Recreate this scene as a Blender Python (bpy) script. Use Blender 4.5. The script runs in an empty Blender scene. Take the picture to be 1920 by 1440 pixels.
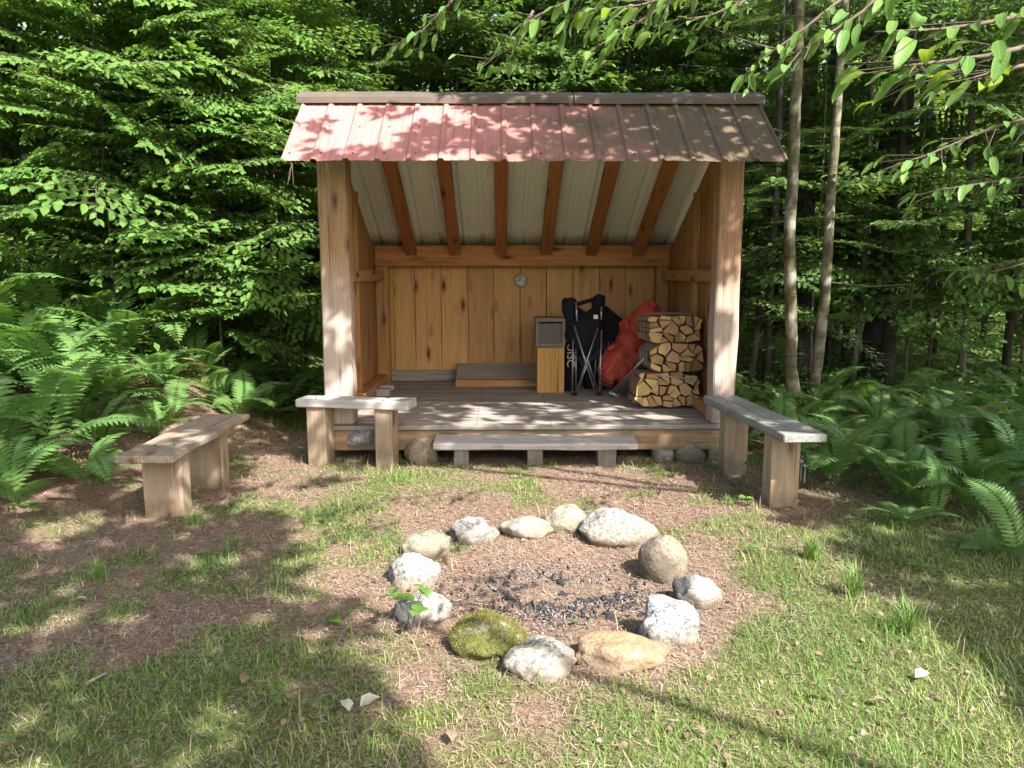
import bpy, bmesh, math, random
import numpy as np
from mathutils import Vector, Matrix, noise as mn

random.seed(7)
rng = np.random.default_rng(7)
R = math.radians
scene = bpy.context.scene
col = scene.collection

# ------------------------------------------------------------------ camera, world, sun, exposure
CAM = Vector((0, 0, 1.45)); PITCH = R(8.0); YAW = R(0.8); FPX = 1440.0
cam = bpy.data.cameras.new('camera'); cam.lens = 27; cam.sensor_width = 36; cam.clip_end = 400; cam.clip_start = 0.05
camo = bpy.data.objects.new('camera', cam); col.objects.link(camo)
camo.location = CAM; camo.rotation_euler = (R(90) - PITCH, 0, -YAW)
scene.camera = camo
SUN_D = Vector((-0.55, 0.80, -0.96)).normalized()          # the way sunlight travels
SUN_EL = math.asin(-SUN_D.z); SUN_AZ = math.atan2(-SUN_D.x, -SUN_D.y)
world = bpy.data.worlds.new('World'); scene.world = world; world.use_nodes = True
wn = world.node_tree; bg = wn.nodes['Background']
sky = wn.nodes.new('ShaderNodeTexSky'); sky.sky_type = 'NISHITA'; sky.sun_disc = False
sky.sun_elevation = SUN_EL; sky.sun_rotation = SUN_AZ; sky.air_density = 1.0; sky.dust_density = 3.5; sky.ozone_density = 0.4
wn.links.new(sky.outputs[0], bg.inputs[0]); bg.inputs[1].default_value = 0.15
sl = bpy.data.lights.new('sun', 'SUN'); sl.energy = 4.9; sl.angle = R(0.5); sl.color = (1.0, 0.965, 0.915)
so = bpy.data.objects.new('sun', sl); col.objects.link(so); so.rotation_euler = SUN_D.to_track_quat('-Z', 'Y').to_euler()
so.location = (6, -9, 12)
vs = scene.view_settings; vs.view_transform = 'Standard'; vs.look = 'None'; vs.gamma = 1; vs.exposure = 1.62
vs.use_curve_mapping = False
scene.render.engine = 'CYCLES'
cy = scene.cycles; cy.use_denoising = True; cy.max_bounces = 7; cy.diffuse_bounces = 4; cy.glossy_bounces = 2
cy.transmission_bounces = 4; cy.transparent_max_bounces = 12; cy.sample_clamp_indirect = 6
cy.caustics_reflective = False; cy.caustics_refractive = False

# ------------------------------------------------------------------ pixel -> world
_f = Vector((math.sin(YAW) * math.cos(PITCH), math.cos(YAW) * math.cos(PITCH), -math.sin(PITCH)))
_r = Vector((math.cos(YAW), -math.sin(YAW), 0)); _u = _r.cross(_f)
def at(px, py, Y=None, Z=None):
    d = _f * FPX + _r * (px - 960) + _u * (720 - py)
    if Y is not None: t = Y / d.y
    else: t = (Z - CAM.z) / d.z
    return CAM + d * t

# ------------------------------------------------------------------ helpers
def smooth(a, b, x):
    t = np.clip((x - a) / (b - a), 0, 1); return t * t * (3 - 2 * t)
_perm = np.random.default_rng(99).random((256, 256))
def vnoise(x, y, f=1.0, o=0):
    x = np.asarray(x, float) * f + 17.3 * o + 100; y = np.asarray(y, float) * f + 9.1 * o + 100
    xi = np.floor(x).astype(int); yi = np.floor(y).astype(int); xf = x - xi; yf = y - yi
    xf = xf * xf * (3 - 2 * xf); yf = yf * yf * (3 - 2 * yf)
    g = lambda a, b: _perm[a % 256, b % 256]
    return (g(xi, yi) * (1 - xf) + g(xi + 1, yi) * xf) * (1 - yf) + (g(xi, yi + 1) * (1 - xf) + g(xi + 1, yi + 1) * xf) * yf
def fbm(x, y, f=1.0, o=0, n=3):
    s = 0; a = 1; w = 0
    for i in range(n):
        s = s + a * vnoise(x, y, f * 2 ** i, o + i * 3); w += a; a *= 0.5
    return s / w

def ground_z(x, y):
    x = np.asarray(x, float); y = np.asarray(y, float)
    z = 0.85 * smooth(-1.55, -4.6, x) * smooth(4.9, 8.3, y)
    z = z + 0.30 * smooth(-1.9, -3.2, x) * smooth(3.6, 6.0, y)
    z = z + 0.10 * smooth(1.9, 4.0, x) * smooth(4.5, 9, y)
    z = z + 0.045 * np.clip(y - 8.0, 0, 40) + 0.02 * np.clip(np.abs(x) - 4, 0, 30)
    z = z + 0.05 * (fbm(x, y, 0.9, 5) - 0.5) * smooth(0, 1.5, np.abs(x - 0.2) + np.abs(y - 7.2) * 0.2)
    z = z + 0.018 * (fbm(x, y, 5.0, 8) - 0.5)
    z = z - 0.05 * np.exp(-(((x - 0.35) / 0.6) ** 2 + ((y - 3.45) / 0.55) ** 2) * 1.2)
    return z
gz = lambda x, y: float(ground_z(x, y))

def tag(o, label=None, cat=None, group=None, kind=None):
    if label: o['label'] = label
    if cat: o['category'] = cat
    if group: o['group'] = group
    if kind: o['kind'] = kind
    return o
def empty(name, loc=(0, 0, 0), rz=0.0, label=None, cat=None, group=None):
    o = bpy.data.objects.new(name, None); col.objects.link(o); o.location = loc; o.rotation_euler = (0, 0, rz)
    o.empty_display_size = 0.1
    return tag(o, label, cat, group)
def link(name, me, parent=None, mat=None):
    o = bpy.data.objects.new(name, me); col.objects.link(o)
    if parent is not None: o.parent = parent
    if mat is not None and not me.materials:
        for m in (mat if isinstance(mat, (list, tuple)) else [mat]): me.materials.append(m)
    return o

class MB:
    def __init__(s): s.v = []; s.f = []; s.m = []
    def add(s, v, f, mi=0):
        b = len(s.v); s.v += [tuple(p) for p in v]; s.f += [tuple(i + b for i in q) for q in f]; s.m += [mi] * len(f); return s
    def box(s, a, b, mi=0, M=None):
        (x0, y0, z0), (x1, y1, z1) = a, b
        v = [(x0, y0, z0), (x1, y0, z0), (x1, y1, z0), (x0, y1, z0), (x0, y0, z1), (x1, y0, z1), (x1, y1, z1), (x0, y1, z1)]
        if M is not None: v = [M @ Vector(p) for p in v]
        return s.add(v, [(0, 3, 2, 1), (4, 5, 6, 7), (0, 1, 5, 4), (1, 2, 6, 5), (2, 3, 7, 6), (3, 0, 4, 7)], mi)
    def tube(s, pts, rad, n=8, mi=0, cap=True, jit=0.0):
        pts = [Vector(p) for p in pts]; N = len(pts)
        if not hasattr(rad, '__len__'): rad = [rad] * N
        ref = None; V = []
        for i, p in enumerate(pts):
            t = (pts[min(i + 1, N - 1)] - pts[max(i - 1, 0)]).normalized()
            if ref is None:
                ref = Vector((1, 0, 0)) if abs(t.x) < 0.8 else Vector((0, 1, 0))
            a = (ref - t * ref.dot(t)).normalized(); ref = a; b = t.cross(a)
            for k in range(n):
                an = 2 * math.pi * k / n; rr = rad[i] * (1 + (random.random() - .5) * jit)
                V.append(p + (a * math.cos(an) + b * math.sin(an)) * rr)
        F = [(i * n + k, i * n + (k + 1) % n, (i + 1) * n + (k + 1) % n, (i + 1) * n + k) for i in range(N - 1) for k in range(n)]
        if cap: F += [tuple(range(n - 1, -1, -1)), tuple((N - 1) * n + k for k in range(n))]
        return s.add(V, F, mi)
    def mesh(s, name, mats=None, smoothf=False):
        me = bpy.data.meshes.new(name); me.from_pydata(s.v, [], s.f)
        for m in (mats if isinstance(mats, (list, tuple)) else [mats] if mats else []): me.materials.append(m)
        me.polygons.foreach_set('material_index', s.m)
        if smoothf: me.polygons.foreach_set('use_smooth', [True] * len(me.polygons))
        me.update(); return me
    def obj(s, name, mats=None, parent=None, smoothf=False):
        return link(name, s.mesh(name, mats, smoothf), parent)

def np_mesh(name, V, F, mat, tint=None, smoothf=False):
    """V (n,3), F (m,k) all the same k; tint: one float per face"""
    V = np.ascontiguousarray(V, np.float32); F = np.ascontiguousarray(F, np.int32)
    me = bpy.data.meshes.new(name); k = F.shape[1]
    me.vertices.add(len(V)); me.vertices.foreach_set('co', V.ravel())
    me.loops.add(F.size); me.loops.foreach_set('vertex_index', F.ravel())
    me.polygons.add(len(F)); me.polygons.foreach_set('loop_start', np.arange(0, F.size, k, dtype=np.int32))
    me.polygons.foreach_set('loop_total', np.full(len(F), k, np.int32))
    me.update(calc_edges=True)
    if tint is not None:
        a = me.attributes.new('tint', 'FLOAT', 'FACE'); a.data.foreach_set('value', np.asarray(tint, np.float32))
    if smoothf: me.polygons.foreach_set('use_smooth', np.ones(len(F), bool))
    me.materials.append(mat); return me

def frames(d, nrm):
    """columns: side, dir, normal"""
    d = d / np.linalg.norm(d, axis=1, keepdims=True)
    s = np.cross(d, nrm); s /= np.linalg.norm(s, axis=1, keepdims=True) + 1e-9
    n = np.cross(s, d); return np.stack([s, d, n], axis=2)
def scatter(TV, TF, pos, Rm, sc):
    n = len(pos); sc = np.asarray(sc)
    if sc.ndim == 1: sc = np.repeat(sc[:, None], 3, 1)
    P = TV[None, :, :] * sc[:, None, :]
    V = np.einsum('nij,nkj->nki', Rm, P) + pos[:, None, :]
    F = TF[None] + (np.arange(n) * len(TV))[:, None, None]
    return V.reshape(-1, 3), F.reshape(-1, TF.shape[1])
LEAF_V = np.array([(0, 0, 0), (-.29, .3, .05), (.29, .3, .05), (-.24, .65, .03), (.24, .65, .03), (0, 1, -.10), (0, .3, 0), (0, .65, -.02)], float)
LEAF_F = np.array([(0, 6, 1), (0, 2, 6), (1, 6, 7), (1, 7, 3), (6, 2, 4), (6, 4, 7), (3, 7, 5), (7, 4, 5)])
RH_V = np.array([(0, 0, 0), (.3, .45, .06), (0, 1, -.06), (-.3, .45, .06)], float)
RH_F = np.array([(0, 1, 2), (0, 2, 3)])

# ------------------------------------------------------------------ materials
def newmat(name):
    m = bpy.data.materials.new(name); m.use_nodes = True; nt = m.node_tree
    return m, nt, nt.nodes['Principled BSDF'], nt.nodes['Material Output']
def nd(nt, t, **kw):
    n = nt.nodes.new(t)
    for k, v in kw.items():
        if k.startswith('i_'): n.inputs[int(k[2:])].default_value = v
        else: setattr(n, k, v)
    return n
def ramp(nt, src, stops, interp='LINEAR'):
    r = nt.nodes.new('ShaderNodeValToRGB'); e = r.color_ramp.elements; r.color_ramp.interpolation = interp
    while len(e) < len(stops): e.new(0.5)
    for el, (p, c) in zip(e, stops):
        el.position = p; el.color = (c[0], c[1], c[2], 1) if hasattr(c, '__len__') else (c, c, c, 1)
    nt.links.new(src, r.inputs[0]); return r.outputs[0]
def mix(nt, fac, a, b, mode='MIX'):
    n = nt.nodes.new('ShaderNodeMix'); n.data_type = 'RGBA'; n.blend_type = mode
    for i, s in ((0, fac), (6, a), (7, b)):
        if hasattr(s, 'is_output'): nt.links.new(s, n.inputs[i])
        elif hasattr(s, '__len__'): n.inputs[i].default_value = (s[0], s[1], s[2], 1)
        else: n.inputs[i].default_value = s
    return n.outputs[2]
def math_n(nt, op, a, b=0.0, c=None):
    n = nt.nodes.new('ShaderNodeMath'); n.operation = op
    for i, s in enumerate((a, b) if c is None else (a, b, c)):
        if hasattr(s, 'is_output'): nt.links.new(s, n.inputs[i])
        else: n.inputs[i].default_value = s
    return n.outputs[0]
def noise_n(nt, vec, scale, detail=4, rough=0.6, dist=0.0):
    n = nt.nodes.new('ShaderNodeTexNoise'); n.inputs['Scale'].default_value = scale; n.inputs['Detail'].default_value = detail
    n.inputs['Roughness'].default_value = rough; n.inputs['Distortion'].default_value = dist
    if vec is not None: nt.links.new(vec, n.inputs['Vector'])
    return n.outputs[0]
def obj_vec(nt, scale=(1, 1, 1), rnd=True):
    tc = nt.nodes.new('ShaderNodeTexCoord'); v = tc.outputs['Object']; oi = None
    if rnd:
        oi = nt.nodes.new('ShaderNodeObjectInfo')
        c = nt.nodes.new('ShaderNodeVectorMath'); c.operation = 'SCALE'; c.inputs[0].default_value = (31.7, 17.3, 23.9)
        nt.links.new(oi.outputs['Random'], c.inputs['Scale'])
        a = nt.nodes.new('ShaderNodeVectorMath'); a.operation = 'ADD'; nt.links.new(v, a.inputs[0]); nt.links.new(c.outputs[0], a.inputs[1])
        v = a.outputs[0]
    def mp(s):
        m = nt.nodes.new('ShaderNodeMapping'); m.inputs['Scale'].default_value = s; nt.links.new(v, m.inputs[0]); return m.outputs[0]
    return v, mp, (oi.outputs['Random'] if oi else None)
def bump(nt, bs, h, strength=0.3, dist=0.01):
    b = nt.nodes.new('ShaderNodeBump'); b.inputs['Strength'].default_value = strength; b.inputs['Distance'].default_value = dist
    nt.links.new(h, b.inputs['Height']); nt.links.new(b.outputs[0], bs.inputs['Normal'])

def wood(name, light, dark, knot=(0.10, 0.035, 0.015), weather=0.0, grey=(0.33, 0.30, 0.27), stain=None, low=False, knots=True, vary=0.35, rough=0.75, spec=0.2):
    """grain runs along the board's own x axis"""
    m, nt, bs, out = newmat(name); v, mp, rnd = obj_vec(nt)
    g1 = noise_n(nt, mp((1.2, 40, 40)), 1.0, 5, 0.65, 0.3)
    warp = noise_n(nt, mp((0.8, 3, 3)), 1.0, 3, 0.5, 0.6)
    w = nt.nodes.new('ShaderNodeTexWave'); w.wave_type = 'BANDS'; w.bands_direction = 'Y'; w.inputs['Scale'].default_value = 5.5
    w.inputs['Distortion'].default_value = 9; w.inputs['Detail'].default_value = 3; w.inputs['Detail Scale'].default_value = 0.8
    nt.links.new(mp((0.35, 3, 3)), w.inputs['Vector'])
    gg = math_n(nt, 'MULTIPLY_ADD', g1, 0.74, math_n(nt, 'MULTIPLY', w.outputs['Fac'], 0.26))
    c = ramp(nt, gg, [(0.25, dark), (0.75, light)])
    # boards differ
    hs = nt.nodes.new('ShaderNodeHueSaturation'); nt.links.new(c, hs.inputs['Color'])
    nt.links.new(math_n(nt, 'MULTIPLY_ADD', rnd, vary, 1 - vary * 0.5), hs.inputs['Value'])
    r2 = math_n(nt, 'FRACT', math_n(nt, 'MULTIPLY', rnd, 7.13))
    nt.links.new(math_n(nt, 'MULTIPLY_ADD', r2, 0.016, 0.492), hs.inputs['Hue']); c = hs.outputs[0]
    c = mix(nt, math_n(nt, 'MULTIPLY', ramp(nt, warp, [(0.35, 0.0), (0.75, 1.0)]), 0.35), c, dark)
    if knots:
        vo = nt.nodes.new('ShaderNodeTexVoronoi'); vo.feature = 'F1'; vo.inputs['Scale'].default_value = 1.0; vo.inputs['Randomness'].default_value = 1.0
        nt.links.new(mp((2.2, 7, 7)), vo.inputs['Vector'])
        kf = ramp(nt, vo.outputs['Distance'], [(0.08, 1.0), (0.15, 0.45), (0.28, 0.0)])
        c = mix(nt, kf, c, knot)
    if weather > 0:
        wf = ramp(nt, noise_n(nt, mp((1.5, 5, 5)), 1.3, 4, 0.6), [(0.55 - weather * 0.5, 0.0), (0.85 - weather * 0.4, 1.0)])
        gcol = mix(nt, g1, (grey[0] * 0.45, grey[1] * 0.44, grey[2] * 0.42), (grey[0] * 1.35, grey[1] * 1.35, grey[2] * 1.35))
        if low:
            sl_ = nt.nodes.new('ShaderNodeSeparateXYZ'); tcl = nt.nodes.new('ShaderNodeTexCoord'); nt.links.new(tcl.outputs['Object'], sl_.inputs[0])
            lf_ = ramp(nt, math_n(nt, 'ADD', math_n(nt, 'MULTIPLY', sl_.outputs[0], -1.0), math_n(nt, 'MULTIPLY', g1, 0.5)), [(-0.0, 0.0), (0.6, 1.0)])
            wf = math_n(nt, 'MAXIMUM', math_n(nt, 'MULTIPLY', wf, 0.25), lf_)
        c = mix(nt, math_n(nt, 'MULTIPLY', wf, min(1, 0.55 + weather * 0.45)), c, gcol)
    if stain:
        sf = ramp(nt, noise_n(nt, v, 3.5, 5, 0.65), [(0.5, 0.0), (0.66, 1.0)])
        c = mix(nt, math_n(nt, 'MULTIPLY', sf, 0.75), c, stain)
    ge = nt.nodes.new('ShaderNodeNewGeometry'); sg = nt.nodes.new('ShaderNodeSeparateXYZ'); nt.links.new(ge.outputs['Position'], sg.inputs[0])
    blot = noise_n(nt, v, 5.0, 5, 0.7)
    df = ramp(nt, math_n(nt, 'SUBTRACT', sg.outputs[2], math_n(nt, 'MULTIPLY', math_n(nt, 'SUBTRACT', blot, 0.5), 0.5)), [(0.0, 0.8), (0.16, 0.0)])
    c = mix(nt, df, c, (0.13, 0.11, 0.065))
    wst = ramp(nt, noise_n(nt, mp((0.9, 7, 7)), 1.6, 4, 0.65), [(0.52, 0.0), (0.70, 1.0)])
    c = mix(nt, math_n(nt, 'MULTIPLY', wst, 0.38), c, (dark[0] * .55, dark[1] * .55, dark[2] * .6))
    # fine checks
    ck = ramp(nt, noise_n(nt, mp((0.7, 60, 60)), 1.0, 2, 0.5), [(0.30, 1.0), (0.36, 0.0)])
    c = mix(nt, math_n(nt, 'MULTIPLY', ck, 0.55), c, (dark[0] * .25, dark[1] * .25, dark[2] * .25))
    nt.links.new(c, bs.inputs['Base Color']); bs.inputs['Roughness'].default_value = rough; bs.inputs['Specular IOR Level'].default_value = spec
    bump(nt, bs, math_n(nt, 'SUBTRACT', gg, math_n(nt, 'MULTIPLY', ck, 0.5)), 0.55, 0.006)
    return m

M = {}
M['honey'] = wood('honey_pine', (0.70, 0.435, 0.19), (0.50, 0.265, 0.10), vary=0.28)
M['beam'] = wood('beam_pine', (0.60, 0.32, 0.125), (0.38, 0.17, 0.055), vary=0.15)
M['rafter'] = wood('rafter_pine', (0.47, 0.205, 0.085), (0.29, 0.105, 0.038), vary=0.3)
M['post'] = wood('post_pine', (0.42, 0.25, 0.14), (0.28, 0.14, 0.07), weather=0.45, grey=(0.46, 0.40, 0.36), vary=0.1, low=True)
M['side'] = wood('side_pine', (0.52, 0.29, 0.12), (0.31, 0.145, 0.05), weather=0.12, grey=(0.33, 0.27, 0.2), vary=0.3)
M['floor'] = wood('floor_wood', (0.34, 0.285, 0.235), (0.18, 0.145, 0.12), weather=0.75, grey=(0.33, 0.30, 0.275), vary=0.3, knots=True)
M['rim'] = wood('rim_wood', (0.46, 0.30, 0.17), (0.24, 0.13, 0.07), weather=0.25, vary=0.1, stain=(0.16, 0.15, 0.06))
M['grey'] = wood('grey_wood', (0.42, 0.36, 0.30), (0.20, 0.16, 0.13), weather=0.85, grey=(0.42, 0.395, 0.37), vary=0.25)
M['bench'] = wood('bench_wood', (0.34, 0.25, 0.17), (0.19, 0.13, 0.085), weather=0.5, grey=(0.36, 0.31, 0.26), vary=0.2)
M['benchleg'] = wood('bench_leg_wood', (0.40, 0.30, 0.20), (0.25, 0.17, 0.105), weather=0.3, grey=(0.40, 0.35, 0.28), vary=0.25)
M['greybench'] = wood('mossy_bench_wood', (0.30, 0.29, 0.25), (0.15, 0.14, 0.12), weather=0.85, grey=(0.25, 0.255, 0.235), vary=0.1, stain=(0.17, 0.19, 0.14))
M['box'] = wood('box_pine', (0.64, 0.37, 0.13), (0.45, 0.22, 0.06), vary=0.1, knots=False)

def simple(name, c, rough=0.6, metal=0.0, var=0.25, scale=6.0, c2=None, spec=0.5, bmp=0.0, bscale=30):
    m, nt, bs, out = newmat(name); v, mp, rnd = obj_vec(nt)
    c2 = c2 or tuple(x * (1 - var) for x in c)
    cc = mix(nt, ramp(nt, noise_n(nt, v, scale, 5, 0.6), [(0.3, 0.0), (0.7, 1.0)]), c, c2)
    nt.links.new(cc, bs.inputs['Base Color']); bs.inputs['Roughness'].default_value = rough; bs.inputs['Metallic'].default_value = metal
    bs.inputs['Specular IOR Level'].default_value = spec
    if bmp: bump(nt, bs, noise_n(nt, v, bscale, 4, 0.6), bmp, 0.005)
    return m
M['black_cloth'] = simple('black_cloth', (0.006, 0.006, 0.008), 0.85, scale=9, c2=(0.016, 0.016, 0.02), spec=.25, bmp=0.4, bscale=60)
M['navy_cloth'] = simple('navy_cloth', (0.008, 0.01, 0.03), 0.8, scale=9, c2=(0.02, 0.022, 0.05), bmp=0.4)
M['green_cloth'] = simple('dark_green_cloth', (0.012, 0.045, 0.03), 0.75, scale=9, bmp=0.4)
M['steel'] = simple('grey_tube', (0.42, 0.43, 0.46), 0.35, 0.8, scale=20)
M['alu'] = simple('bright_tube', (0.72, 0.74, 0.76), 0.3, 0.8, scale=20)
M['white_plastic'] = simple('white_plastic', (0.7, 0.7, 0.7), 0.4)
M['dark_tin'] = simple('dark_tin', (0.085, 0.062, 0.058), 0.6, 0.2, scale=14, c2=(0.13, 0.10, 0.09), bmp=0.3, bscale=40)
M['tin_frame'] = simple('tin_frame', (0.13, 0.095, 0.08), 0.6, 0.1, scale=10, c2=(0.19, 0.145, 0.12), bmp=0.3)
M['lettering'] = simple('cream_lettering', (0.55, 0.55, 0.45), 0.6)
M['tag_white'] = simple('white_tag', (0.7, 0.7, 0.7), 0.6)
M['charcoal'] = simple('charcoal', (0.012, 0.012, 0.013), 0.55, scale=30, c2=(0.05, 0.05, 0.052), bmp=0.8, bscale=60)
M['ash'] = simple('ash', (0.30, 0.29, 0.28), 0.9, scale=30, c2=(0.12, 0.11, 0.11), bmp=0.6)
M['twig'] = simple('twig_bark', (0.07, 0.05, 0.035), 0.8, scale=20, c2=(0.13, 0.10, 0.07), bmp=0.4)
M['red_twig'] = simple('red_twig_bark', (0.16, 0.05, 0.035), 0.8, scale=20)
M['pale_twig'] = simple('pale_twig_bark', (0.42, 0.36, 0.30), 0.8, scale=20, c2=(0.25, 0.2, 0.16))
M['black_iron'] = simple('black_iron', (0.02, 0.02, 0.02), 0.5, 0.5)

def wood_end(name, light, dark):
    m, nt, bs, out = newmat(name); v, mp, rnd = obj_vec(nt)
    w = nt.nodes.new('ShaderNodeTexWave'); w.wave_type = 'RINGS'; w.rings_direction = 'Y'; w.inputs['Scale'].default_value = 22
    w.inputs['Distortion'].default_value = 3; w.inputs['Detail'].default_value = 2; nt.links.new(v, w.inputs['Vector'])
    c = mix(nt, math_n(nt, 'MULTIPLY', w.outputs['Fac'], 0.5), light, dark)
    c = mix(nt, math_n(nt, 'MULTIPLY', ramp(nt, noise_n(nt, v, 14, 4), [(0.45, 0.0), (0.7, 1.0)]), 0.5), c, dark)
    hs = nt.nodes.new('ShaderNodeHueSaturation'); nt.links.new(c, hs.inputs['Color']); nt.links.new(math_n(nt, 'MULTIPLY_ADD', rnd, 0.75, 0.55), hs.inputs['Value'])
    nt.links.new(math_n(nt, 'MULTIPLY_ADD', math_n(nt, 'FRACT', math_n(nt, 'MULTIPLY', rnd, 5.7)), 0.045, 0.475), hs.inputs['Hue'])
    nt.links.new(hs.outputs[0], bs.inputs['Base Color']); bs.inputs['Roughness'].default_value = 0.85; bs.inputs['Specular IOR Level'].default_value = 0.15
    bump(nt, bs, noise_n(nt, mp((30, 30, 6)), 2.0, 4), 0.5, 0.006); return m
M['log_end'] = wood_end('log_end', (0.62, 0.42, 0.19), (0.36, 0.19, 0.08))
M['log_side'] = simple('log_side', (0.34, 0.21, 0.12), 0.85, scale=12, c2=(0.16, 0.09, 0.055), bmp=0.6, bscale=40)
M['log_bark'] = simple('log_bark', (0.14, 0.10, 0.075), 0.9, scale=18, c2=(0.06, 0.04, 0.03), bmp=0.9, bscale=40)

def leafmat(name, c1, c2, trans=0.35, gloss=0.12, veins=False, grough=0.45, objvar=0.3):
    m, nt, bs, out = newmat(name); nt.nodes.remove(bs)
    at_ = nt.nodes.new('ShaderNodeAttribute'); at_.attribute_name = 'tint'
    oi = nt.nodes.new('ShaderNodeObjectInfo')
    f = math_n(nt, 'ADD', math_n(nt, 'MULTIPLY', at_.outputs['Fac'], 1 - objvar), math_n(nt, 'MULTIPLY', oi.outputs['Random'], objvar))
    c = ramp(nt, f, [(0.0, c1), (1.0, c2)])
    tc = nt.nodes.new('ShaderNodeTexCoord')
    if veins:
        sx = nt.nodes.new('ShaderNodeSeparateXYZ'); nt.links.new(tc.outputs['Object'], sx.inputs[0])
        ax = math_n(nt, 'ABSOLUTE', sx.outputs[0])
        ph = math_n(nt, 'MULTIPLY', math_n(nt, 'SUBTRACT', sx.outputs[1], math_n(nt, 'MULTIPLY', ax, 0.9)), 62.0)
        vn = ramp(nt, math_n(nt, 'SINE', ph), [(0.80, 0.0), (0.97, 1.0)])
        mid = ramp(nt, ax, [(0.008, 1.0), (0.02, 0.0)])
        c = mix(nt, math_n(nt, 'MULTIPLY', math_n(nt, 'MAXIMUM', vn, mid), 0.45), c, (c2[0] * 1.6, c2[1] * 1.35, c2[2] * 1.8))
        c = mix(nt, math_n(nt, 'MULTIPLY', noise_n(nt, tc.outputs['Object'], 9, 3), 0.35), c, c1)
    d = nt.nodes.new('ShaderNodeBsdfDiffuse'); nt.links.new(c, d.inputs[0])
    t = nt.nodes.new('ShaderNodeBsdfTranslucent')
    tcol = mix(nt, 1.0, c, (1.35, 1.3, 0.5), 'MULTIPLY'); nt.links.new(tcol, t.inputs[0])
    a = nt.nodes.new('ShaderNodeMixShader'); a.inputs[0].default_value = trans; nt.links.new(d.outputs[0], a.inputs[1]); nt.links.new(t.outputs[0], a.inputs[2])
    g = nt.nodes.new('ShaderNodeBsdfGlossy'); g.inputs['Roughness'].default_value = grough; g.inputs[0].default_value = (0.8, 0.85, 0.75, 1)
    fr = nt.nodes.new('ShaderNodeFresnel'); fr.inputs[0].default_value = 1.35
    b = nt.nodes.new('ShaderNodeMixShader'); nt.links.new(math_n(nt, 'MULTIPLY', fr.outputs[0], gloss * 2.0), b.inputs[0])
    nt.links.new(a.outputs[0], b.inputs[1]); nt.links.new(g.outputs[0], b.inputs[2]); nt.links.new(b.outputs[0], out.inputs[0])
    return m
M['leaf'] = leafmat('beech_leaf', (0.08, 0.18, 0.04), (0.185, 0.325, 0.075), 0.45)
M['leaf_dark'] = leafmat('shade_leaf', (0.075, 0.165, 0.045), (0.175, 0.30, 0.08), 0.48)
M['leaf_canopy'] = leafmat('canopy_leaf', (0.05, 0.11, 0.03), (0.11, 0.19, 0.05), 0.15)
M['leaf_far'] = leafmat('far_leaf', (0.13, 0.22, 0.05), (0.30, 0.42, 0.12), 0.5)
M['needle_leaf'] = leafmat('hemlock_needles', (0.055, 0.115, 0.045), (0.13, 0.22, 0.085), 0.4)
M['fern'] = leafmat('fern_green', (0.075, 0.17, 0.045), (0.175, 0.31, 0.085), 0.4, gloss=.08)
M['leaf_near'] = leafmat('near_leaf', (0.09, 0.20, 0.05), (0.19, 0.33, 0.08), 0.45, gloss=0.22, veins=True, grough=0.35, objvar=0.8)
M['leaf_yellow'] = leafmat('yellow_leaf', (0.15, 0.26, 0.02), (0.26, 0.36, 0.02), 0.5, veins=True)
M['leaf_pale'] = leafmat('pale_dry_leaf', (0.45, 0.45, 0.36), (0.6, 0.6, 0.5), 0.3)
M['grass'] = leafmat('grass_blade', (0.06, 0.14, 0.025), (0.22, 0.35, 0.09), 0.35, objvar=0)
M['straw'] = leafmat('dry_blade', (0.22, 0.18, 0.10), (0.42, 0.36, 0.22), 0.2, objvar=0)
M['litter'] = leafmat('litter_needle', (0.14, 0.08, 0.055), (0.50, 0.37, 0.28), 0.05, objvar=0)
M['dry_leaf'] = leafmat('dry_leaf', (0.12, 0.08, 0.055), (0.28, 0.21, 0.155), 0.1, objvar=0)
M['mossy'] = leafmat('moss_tuft', (0.085, 0.14, 0.022), (0.29, 0.34, 0.09), 0.2, objvar=0)

def barkmat(name, c1, c2, sx=(6, 6, 1.5), horizontal=False, lichen=None):
    m, nt, bs, out = newmat(name); v, mp, rnd = obj_vec(nt)
    n1 = noise_n(nt, mp(sx), 3.0, 5, 0.65, 0.5)
    c = ramp(nt, n1, [(0.3, c1), (0.7, c2)])
    if horizontal:
        h = noise_n(nt, mp((3, 3, 45)), 1.0, 3, 0.6)
        c = mix(nt, math_n(nt, 'MULTIPLY', ramp(nt, h, [(0.55, 0.0), (0.68, 1.0)]), 0.7), c, tuple(x * 0.35 for x in c1))
        p = noise_n(nt, v, 4.0, 3)
        c = mix(nt, math_n(nt, 'MULTIPLY', ramp(nt, p, [(0.5, 0.0), (0.62, 1.0)]), 0.75), c, (0.32, 0.30, 0.25))
    if lichen:
        c = mix(nt, ramp(nt, noise_n(nt, v, 5.0, 5), [(0.55, 0.0), (0.65, 1.0)]), c, lichen)
    nt.links.new(c, bs.inputs['Base Color']); bs.inputs['Roughness'].default_value = 0.85; bs.inputs['Specular IOR Level'].default_value = 0.2
    bump(nt, bs, n1, 0.9, 0.02); return m
M['birch'] = barkmat('birch_bark', (0.075, 0.07, 0.036), (0.17, 0.155, 0.085), horizontal=True)
M['dark_bark'] = barkmat('dark_bark', (0.028, 0.026, 0.022), (0.095, 0.09, 0.08), (10, 10, 2), lichen=None)
M['grey_bark'] = barkmat('grey_bark', (0.06, 0.052, 0.042), (0.17, 0.15, 0.125), (8, 8, 2))
M['brown_bark'] = barkmat('brown_bark', (0.09, 0.045, 0.03), (0.2, 0.12, 0.08))

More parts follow.
